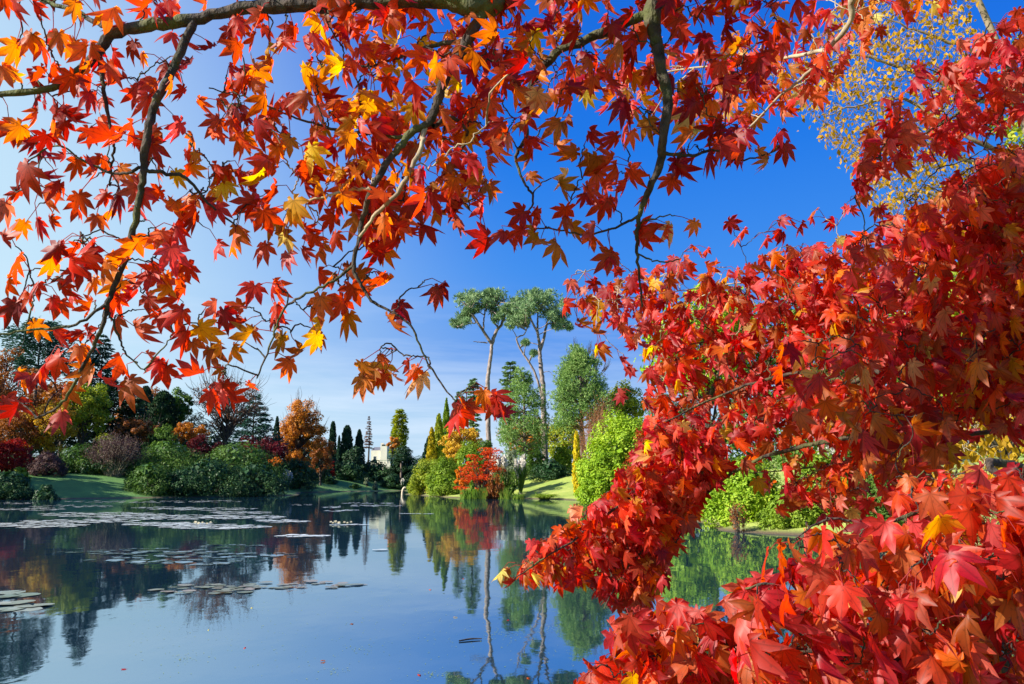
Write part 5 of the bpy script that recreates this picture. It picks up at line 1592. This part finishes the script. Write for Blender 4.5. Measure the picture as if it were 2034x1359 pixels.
K7 = [(640,860,'b'),(580,820,'g'),(610,870,'b'),(450,870,'r'),(430,920,'r'),(290,950,'d'),(340,960,'r'),(480,970,'p'),(490,1020,'p'),(580,950,'r'),(600,1080,'r'),(570,1090,'d'),(680,1070,'r'),(740,980,'d'),(740,1070,'r'),(800,1070,'b'),(850,1100,'g'),(820,990,'r'),(960,970,'r'),(940,1000,'b'),(1000,1050,'b'),(950,1130,'b'),(1080,1060,'p'),(1100,1080,'o'),(960,690,'b'),(930,690,'g'),(790,720,'b'),(820,800,'b'),(900,570,'b',1.3),(940,560,'b'),(950,820,'t'),(950,860,'b'),(820,650,'r'),(690,620,'t',1.2),(700,640,'t'),(820,470,'t',1.3),(850,440,'t'),(780,560,'r'),(960,470,'r'),(1220,490,'d',1.5),(1200,520,'d'),(1090,620,'d'),(1150,640,'r'),(1080,750,'b'),(1060,720,'b'),(1150,740,'r'),(1220,590,'r'),(1240,620,'o'),(1340,590,'b'),(1380,590,'d'),(1100,820,'r'),(1150,840,'r'),(1080,880,'r'),(1100,930,'r'),(1040,900,'r'),(1200,780,'r'),(1280,800,'r'),(1230,850,'r'),(1320,890,'r'),(1180,900,'d'),(1160,930,'r'),(1430,840,'r',.8),(1490,780,'d',1.1),(1470,750,'d'),(1530,590,'t',1.1),(1520,560,'t'),(1490,640,'b'),(1600,730,'d'),(1640,600,'d'),(1620,590,'d'),(1740,620,'d',1.2),(1760,620,'d'),(1690,660,'o'),(1730,720,'d'),(1650,680,'o'),(1510,500,'d'),(1340,1070,'r'),(1330,1060,'r'),(1430,1060,'t'),(1400,1050,'o'),(1530,1030,'o'),(1150,1160,'r'),(1130,1180,'r'),(860,290,'b',1.2),(760,250,'b',1.2),(1000,180,'d'),(1180,200,'d',1.2),(1060,250,'d',1.2),(1200,250,'b',1.1),(850,130,'d',1.2),(900,90,'d',1.1)]
K8 = [(440,590,'d',1.2),(400,520,'d'),(350,600,'b'),(370,630,'b'),(270,540,'d'),(230,530,'d'),(200,590,'r'),(260,600,'r'),(150,520,'d'),(40,440,'d'),(50,620,'d',1.2),(20,700,'d'),(60,670,'d')]
K3 = [(530,690,'r',1.1),(585,690,'r',1.1),(610,720,'d'),(560,650,'r'),(490,640,'o',.8),(410,700,'o'),(345,730,'r',1.1),(320,740,'r'),(70,190,'d'),(10,250,'o'),(30,170,'d'),(215,40,'d'),(240,90,'r'),(95,470,'r',.8),(120,530,'t'),(100,510,'o',.8),(-70,500,'g',.9)]
near = crop(K6, 0, 0, .4415) + crop(K1, 0, 600, .3442) + crop(K7, 700, 0, .4415) + crop(K8, 1334, 0, .515) + crop(K3, 780, 560, .3678)
near += [(725, 735, 'g', 1.2), (722, 772, 'g', 1.1), (752, 755, 'o', 1.0), (763, 715, 'o', .8), (735, 750, 'b', 1.0), (790, 755, 't', .9)]

def plant_A():
    px = np.array([p[0] for p in near]); py = np.array([p[1] for p in near])
    sz = np.array([p[3] for p in near])
    d = np.where(px > 1000, 1.70, 1.55) + rng.normal(0, 0.04, len(px))
    keys = [p[2] for p in near]
    size = 0.049 * (0.75 + 0.45 * rng.random(len(px))) * np.maximum(sz, 0.75) * np.where(px > 1000, 1.02, 1.0)
    mA.grow(*hang(px, py, d, size, 0.6, 0.75), size, keys)
    # dense leaves round the boughs at the top centre
    poly = [(620, -60), (1590, -60), (1570, 120), (1480, 190), (1400, 250), (1330, 190), (1230, 200), (1150, 180), (1080, 230), (1000, 330), (900, 430), (770, 530), (700, 480), (650, 300), (600, 150)]
    P = fill(poly, 400, 13)
    x = np.array([p[0] for p in P]); y = np.array([p[1] for p in P])
    gold = np.clip(1 - np.abs(x - 830) / 260, 0, 1)
    keys = [pick(1, {'r': 3.2, 'o': 1.2 + 2.5 * q, 'd': 2.6 * (1 - q) + .5, 'g': 2.6 * q + .2, 'b': 1.2, 'k': 1})[0] for q in gold]
    d = np.where(x > 1050, 1.76, 1.6) + rng.normal(0, 0.08, len(x))
    size = rng.uniform(0.038, 0.055, len(x))
    mA.grow(*hang(x, y, d, size, 0.65, 0.7), size, keys)
    # scattered leaves over the left sky, a little farther off
    P = fill([(0, -40), (560, -40), (620, 120), (600, 420), (480, 560), (300, 640), (0, 640)], 105, 26)
    x = np.array([p[0] for p in P]); y = np.array([p[1] for p in P])
    size = rng.uniform(0.036, 0.054, len(x))
    mA.grow(*hang(x, y, 1.66 + rng.normal(0, 0.06, len(x)), size, 0.7, 0.6), size, pick(len(x), {'r': 6, 'o': 2.5, 'd': 2.2, 'p': 1.2, 'g': .4, 'k': 1.5}))
    # leaves farther back, top right of centre
    P = fill([(1120, 150), (1560, 60), (1720, -60), (1900, -60), (1880, 20), (1760, 60), (1690, 120), (1640, 200), (1590, 215), (1520, 260), (1330, 235), (1200, 230)], 210, 12)
    x = np.array([p[0] for p in P]); y = np.array([p[1] for p in P])
    d = rng.uniform(2.2, 2.75, len(x))
    size = rng.uniform(0.042, 0.058, len(x))
    mA.grow(*hang(x, y, d, size, 0.6, 0.8, left=0.3), size, pick(len(x), {'r': 4, 'o': 2, 'b': 1.2, 'g': .7, 'k': 1.5, 't': .5}))
    mA.build()
plant_A()

# ------------------------------------------------------------------ crimson maple filling the right side
base_B = np.array([3.6, 2.6, ground_z(3.6, 2.6)])
mB = MapleTree("japanese_maple", "big crimson maple whose layered boughs fill the right side", base_B)
gB = Geo()
tube(gB, smooth_line([base_B + [0, 0, -0.3], base_B + [-0.05, 0, 0.5], base_B + [-0.2, 0.0, 1.1], base_B + [-0.35, 0.05, 1.8], base_B + [-0.5, 0.1, 2.6], base_B + [-0.7, 0.2, 3.4]], 20), [0.2, 0.16, 0.14, 0.11, 0.08, 0.04], 12)
gB.build("trunk", M_LIMB, mB.root)
def tB(h, dx=0.0): return base_B + np.array([-0.05 - 0.17 * h, 0.03 * h, h])
def bough(h, pix, radii, mat=None):
    a = np.array(pix, float)
    P = at_depth(a[:, 0], a[:, 1], a[:, 2] + 0.09)
    radii = [radii[0] * (0.45 if h < 1.25 else 0.7)] + [v * 0.62 for v in radii[1:]]
    return mB.limb(None, radii, mat, world=[tB(h)] + list(P))
bough(1.3, [(2080, 765, 2.1), (2034, 778, 2.05), (1960, 802, 2.05), (1880, 835, 2.1), (1780, 856, 2.15), (1690, 870, 2.2), (1600, 885, 2.25), (1500, 915, 2.3), (1420, 965, 2.35), (1370, 1030, 2.35), (1320, 1120, 2.3)], [0.05, 0.024, 0.02, 0.016, 0.011, 0.008, 0.005, 0.003])
mB.limb([(1880, 835, 2.1), (1800, 790, 2.1), (1740, 740, 2.1), (1690, 760, 2.2), (1600, 740, 2.3), (1500, 760, 2.4), (1400, 800, 2.45), (1300, 850, 2.4)], [0.012, 0.008, 0.006, 0.004, 0.002], new=True)
bough(2.0, [(2120, 350, 2.3), (2034, 378, 2.3), (1960, 412, 2.3), (1890, 440, 2.35), (1800, 500, 2.4), (1700, 540, 2.45), (1600, 560, 2.55), (1500, 560, 2.6), (1400, 570, 2.65), (1300, 585, 2.6), (1180, 600, 2.5)], [0.04, 0.014, 0.01, 0.008, 0.006, 0.004, 0.0025, 0.0015], M_PALETWIG)
bough(1.7, [(2100, 590, 2.25), (2000, 600, 2.2), (1900, 640, 2.2), (1780, 660, 2.3), (1650, 650, 2.4), (1520, 660, 2.5), (1400, 680, 2.55), (1290, 690, 2.5)], [0.045, 0.018, 0.012, 0.008, 0.005, 0.002])
bough(1.1, [(2080, 880, 2.3), (1960, 860, 2.4), (1800, 890, 2.5), (1600, 930, 2.6), (1480, 940, 2.6)], [0.04, 0.014, 0.009, 0.005, 0.002])
mB.limb([(1420, 965, 2.35), (1330, 960, 2.3), (1250, 990, 2.25), (1160, 1060, 2.2), (1080, 1110, 2.15), (1020, 1150, 2.1)], [0.005, 0.004, 0.003, 0.0015])
mB.limb([(1370, 1030, 2.35), (1290, 1080, 2.25), (1230, 1150, 2.2), (1200, 1210, 2.15)], [0.004, 0.0025, 0.0014])
bough(2.9, [(2150, 120, 2.2), (2050, 130, 2.1), (1960, 190, 2.0), (1880, 240, 1.95), (1800, 290, 1.92), (1730, 340, 1.9), (1695, 395, 1.9)], [0.035, 0.012, 0.008, 0.005, 0.0025, 0.0015])

# low boughs close to the camera at the lower right
mC_low = []
bough(0.75, [(2120, 1100, 1.5), (2034, 1130, 1.4), (1960, 1150, 1.35), (1905, 1152, 1.32), (1840, 1160, 1.3), (1760, 1170, 1.28), (1660, 1190, 1.28), (1560, 1180, 1.3), (1500, 1170, 1.32)], [0.035, 0.016, 0.011, 0.009, 0.006, 0.003], M_LIMB)
bough(0.55, [(2120, 1320, 1.4), (2000, 1330, 1.3), (1850, 1320, 1.25), (1700, 1300, 1.25), (1560, 1290, 1.3), (1420, 1280, 1.38), (1300, 1290, 1.45), (1220, 1310, 1.5)], [0.03, 0.014, 0.009, 0.006, 0.004, 0.002])
bough(1.0, [(2120, 960, 1.6), (2034, 985, 1.45), (1950, 960, 1.4), (1850, 1000, 1.38), (1760, 1040, 1.36), (1650, 1030, 1.36), (1580, 1070, 1.36)], [0.03, 0.01, 0.007, 0.004, 0.002])

def plant_B():
    def go(poly, n, dfun, s0, s1, w, mind=0, spread=0.65, face=0.5, left=0.45, upn=0.45, twig=0.0016):
        P = fill(poly, n, mind)
        x = np.array([p[0] for p in P]); y = np.array([p[1] for p in P])
        d = dfun(x, y)
        size = rng.uniform(s0, s1, len(x))
        mB.grow(*hang(x, y, d, size, spread, face, left=left, upn=upn), size, pick(len(x), w), twig=twig)
    red = {'r': 4.5, 'k': 3.2, 'p': 3, 'n': 2.6, 'o': 1.9, 'd': 1.2, 't': .5, 'g': .6, 'b': .8}
    warm = {'r': 3, 'k': 2, 'p': 2, 'n': 3, 'o': 1.8, 'b': 2.0, 't': .6, 'g': .6}
    # main upper mass: its surface recedes to the top, with layers behind
    up = [(1175, 590), (1240, 560), (1335, 520), (1440, 535), (1540, 500), (1640, 492), (1720, 465), (1800, 435), (1870, 390), (1950, 320), (2070, 280), (2070, 870), (1900, 880), (1750, 880), (1600, 870), (1430, 880), (1340, 900), (1295, 830), (1280, 760), (1265, 700), (1200, 645), (1150, 612)]
    go(up, 1320, lambda x, y: 2.75 - 0.75 * (x - 1200) / 850 + rng.uniform(-0.12, 0.14, len(x)), 0.042, 0.06, red)
    go(up, 460, lambda x, y: 3.25 - 0.6 * (x - 1200) / 850 + rng.uniform(-0.15, 0.3, len(x)), 0.046, 0.062, {**red, 'd': 2})
    go([(1700, 480), (2070, 300), (2070, 720), (1800, 760), (1650, 640)], 190, lambda x, y: 1.98 + rng.uniform(-0.1, 0.12, len(x)), 0.044, 0.062, red)
    go([(1560, 700), (2070, 640), (2070, 780), (1850, 850), (1600, 880)], 120, lambda x, y: 1.95 + rng.uniform(-0.15, 0.2, len(x)), 0.052, 0.07, {'b': 3, 'n': 3, 'd': 2.5, 'r': 2, 't': .6, 'k': 1.5})
    # left cascade down to the water
    lc = [(1285, 840), (1420, 860), (1440, 950), (1390, 1000), (1330, 1060), (1320, 1120), (1285, 1215), (1215, 1215), (1160, 1160), (1110, 1160), (1020, 1155), (1070, 1095), (1130, 1050), (1205, 995), (1255, 915)]
    go(lc, 760, lambda x, y: 2.3 + rng.uniform(-0.14, 0.16, len(x)), 0.04, 0.056, {**red, 'r': 6, 'k': 5, 'n': 2}, left=0.55)
    go([(1290, 900), (1410, 920), (1380, 1040), (1310, 1170), (1270, 1210), (1250, 1150)], 100, lambda x, y: 2.35 + rng.uniform(-0.1, 0.2, len(x)), 0.048, 0.064, warm)
    # thin layer in front of the green gap
    go([(1430, 870), (1800, 880), (1800, 960), (1700, 940), (1620, 1000), (1540, 1010), (1500, 960), (1430, 930)], 70, lambda x, y: 2.55 + rng.uniform(-0.2, 0.25, len(x)), 0.05, 0.066, warm)
    go([(1700, 870), (1880, 850), (1890, 930), (1840, 960), (1760, 980)], 45, lambda x, y: 2.0 + rng.uniform(-0.3, 0.3, len(x)), 0.056, 0.076, {'b': 4, 'n': 3, 'd': 2, 'g': 1.5, 'r': 1})
    go([(1540, 960), (1720, 925), (1770, 1010), (1650, 1045), (1560, 1035)], 55, lambda x, y: 2.4 + rng.uniform(-0.1, 0.15, len(x)), 0.046, 0.06, warm)
    go([(1760, 980), (1900, 940), (1900, 1010), (1780, 1060)], 30, lambda x, y: 1.6 + rng.uniform(-0.1, 0.15, len(x)), 0.044, 0.06, warm)
    # upper right spray
    go([(1690, 410), (1715, 290), (1775, 175), (1900, 90), (2070, 15), (2070, 210), (1960, 290), (1870, 320), (1800, 355), (1740, 350)], 240, lambda x, y: 1.95 + rng.uniform(-0.1, 0.2, len(x)), 0.034, 0.05, {'k': 5, 'r': 3, 'p': 3, 'n': 1.2}, left=0.4)
    # near boughs, lower right
    go([(1520, 1110), (1590, 1070), (1650, 1050), (1760, 1070), (1840, 1010), (1930, 960), (2070, 900), (2070, 1110), (1950, 1130), (1700, 1210), (1560, 1180), (1500, 1200)], 85, lambda x, y: 1.36 + rng.uniform(-0.1, 0.14, len(x)), 0.052, 0.072, {**red, 'n': 3, 'p': 4, 'b': 1.5}, 20, twig=0.0015)
    go([(1480, 1180), (1700, 1180), (2070, 1080), (2070, 1420), (1480, 1420), (1440, 1300), (1410, 1250)], 250, lambda x, y: 1.32 + rng.uniform(-0.12, 0.2, len(x)), 0.052, 0.072, {**red, 'n': 3, 'p': 4, 'b': 2, 'o': 1.5}, 14, twig=0.0015)
    go([(1240, 1240), (1330, 1210), (1420, 1240), (1500, 1300), (1520, 1420), (1130, 1420), (1180, 1340)], 150, lambda x, y: 1.5 + rng.uniform(-0.1, 0.2, len(x)), 0.05, 0.066, {**red, 'o': 2.5, 'g': 1.2, 'n': 3}, 10)
    # loose sprigs that break the outline
    for (x0, y0, n) in [(1390, 500, 4), (1440, 470, 3), (1545, 462, 4), (1590, 450, 3), (1690, 440, 3), (1620, 440, 2), (1210, 540, 3), (1150, 575, 4), (1130, 620, 3), (1175, 660, 3), (1190, 700, 3), (1235, 740, 3), (1760, 425, 3), (1700, 395, 3), (1250, 800, 3), (1000, 1150, 3), (1060, 1110, 4), (1150, 1030, 3)]:
        x = x0 + rng.normal(0, 16, n); y = y0 + rng.normal(0, 12, n)
        size = rng.uniform(0.034, 0.052, n)
        mB.grow(*hang(x, y, np.full(n, 2.5 - 0.3 * (x0 < 1180)), size, 0.8, 0.5, left=0.4, upn=0.3), size, pick(n, red), twig=0.0013)
    mB.build()
plant_B()

# ------------------------------------------------------------------ yellow birch and yellow shrub at the right
def small_leaf_tree(name, label, cat, trunk, n, poly, dfun, leaf, cols, twig_mat, starts, trunk_r, twig=0.004, bend=0.2):
    """fine twigs grown from limbs out to small oval leaves"""
    root = empty(name, trunk[0], label, cat)
    g = Geo()
    tl = smooth_line(trunk, 20)
    tube(g, tl, np.linspace(trunk_r, trunk_r * 0.3, len(tl)), 9)
    S = [p for p in tl[len(tl) // 3:]]
    for st in starts:
        a = np.array(st, float)
        P = at_depth(a[:, 0], a[:, 1], a[:, 2])
        j = np.argmin(np.linalg.norm(tl - P[0], axis=1))
        ln = smooth_line([tl[j]] + list(P), 20, 0.01)
        tube(g, ln, np.linspace(trunk_r * 0.35, twig * 1.2, len(ln)), 6)
        for s in range(len(ln) - 1):
            for t in np.linspace(0, 1, 6, endpoint=False): S.append(ln[s] * (1 - t) + ln[s + 1] * t)
    P = fill(poly, n)
    x = np.array([p[0] for p in P]); y = np.array([p[1] for p in P])
    T = at_depth(x, y, dfun(x, y))
    S = np.array(S)
    cap = len(S) + n * 14
    B = np.empty((cap, 3)); m = len(S); B[:m] = S
    d0 = np.array([np.min(((S - t) ** 2).sum(1)) for t in T])
    for i in np.argsort(d0 * rng.uniform(0.7, 1.3, n)):
        d = np.linalg.norm(B[:m] - T[i], axis=1)
        j = int(np.argmin(d)); q = B[j].copy()
        if d[j] < 0.04: continue
        c = (q + T[i]) / 2 + rng.normal(0, 0.09, 3) * d[j] + [0, 0, bend * d[j]]
        ln = smooth_line([q, c, T[i]], 6)
        tube(g, ln, np.linspace(twig * (0.7 + d[j]), twig * 0.45, len(ln)), 3, False)
        k = min(12, max(2, int(d[j] / 0.06)))
        idx = np.linspace(1, len(ln) - 1.001, k).astype(int)
        if m + k < cap: B[m:m + k] = ln[idx]; m += k
    g.build("trunk", twig_mat, root)
    lg = Geo()
    P2 = np.repeat(T, 2, 0) + rng.normal(0, leaf * 0.9, (2 * n, 3))
    A = np.array([0, 0, -1.0]) + rng.normal(0, 0.7, (2 * n, 3))
    cards(lg, P2, rng.normal(size=(2 * n, 3)) + [-0.4, -0.6, 0.3], leaf, 0.55, A)
    lg.build("foliage", foliage(name + "_leaf", cols, 0.4), root)

tr = np.array([(6.6, 9.4, ground_z(6.6, 9.4) - 0.2), (6.5, 9.3, 2.0), (6.3, 9.2, 4.0), (5.9, 9.1, 6.2), (5.3, 9.0, 8.0)])
small_leaf_tree("birch_tree", "pale twiggy birch with thin yellow leaves against the sky", "birch", tr, 1800,
    [(1560, 190), (1610, 90), (1700, -10), (1800, -60), (1930, -60), (1930, 120), (1900, 300), (1990, 360), (1880, 440), (1780, 460), (1740, 420), (1690, 330), (1640, 285), (1600, 240)],
    lambda x, y: 9.0 + rng.uniform(-0.9, 0.9, len(x)), 0.062, [(0.34, 0.18, 0.008), (0.52, 0.29, 0.012), (0.66, 0.42, 0.035)], bark("birch_twig", (0.16, 0.12, 0.07), (0.36, 0.29, 0.18), 4, 2),
    [[(1980, 120, 9.0), (1900, 90, 9.0), (1820, 60, 9.0), (1740, 30, 9.0)], [(1960, 200, 9.1), (1880, 170, 9.1), (1780, 130, 9.0), (1680, 110, 9.0), (1610, 150, 9.0)], [(1980, 300, 9), (1900, 260, 9), (1800, 200, 9.2), (1700, 210, 9.2), (1640, 230, 9.2)], [(1990, 420, 9), (1900, 400, 8.8), (1820, 380, 8.8), (1760, 400, 8.8)], [(1950, 330, 9), (1860, 290, 9), (1780, 270, 9), (1700, 300, 9)]], 0.1, 0.0038)
tr = np.array([(5.3, 7.2, ground_z(5.3, 7.2) - 0.1), (5.25, 7.2, 0.9), (5.1, 7.2, 1.6), (4.95, 7.2, 2.4)])
small_leaf_tree("yellow_shrub", "golden leaved shrub on the bank at the right edge", "shrub", tr, 420,
    [(1760, 860), (1850, 830), (1960, 790), (2080, 730), (2080, 1010), (1960, 1000), (1880, 960), (1790, 940)],
    lambda x, y: 7.0 + rng.uniform(-0.7, 0.6, len(x)), 0.085, [(0.36, 0.2, 0.01), (0.5, 0.3, 0.015), (0.6, 0.42, 0.04)], M_TWIG_PALE,
    [[(2060, 880, 7), (1980, 850, 7), (1880, 850, 7), (1800, 880, 7)], [(2060, 960, 7), (1980, 930, 7), (1900, 920, 7)], [(2070, 800, 7), (2020, 770, 7), (1980, 800, 7)]], 0.035, 0.004)
shrub("holly_tree", "dark green leafy tree behind the crimson spray at the upper right", 2040, 13, 20, 330, F_YELGREEN, 70, 120, 0.09, "tree", lump=0.26)
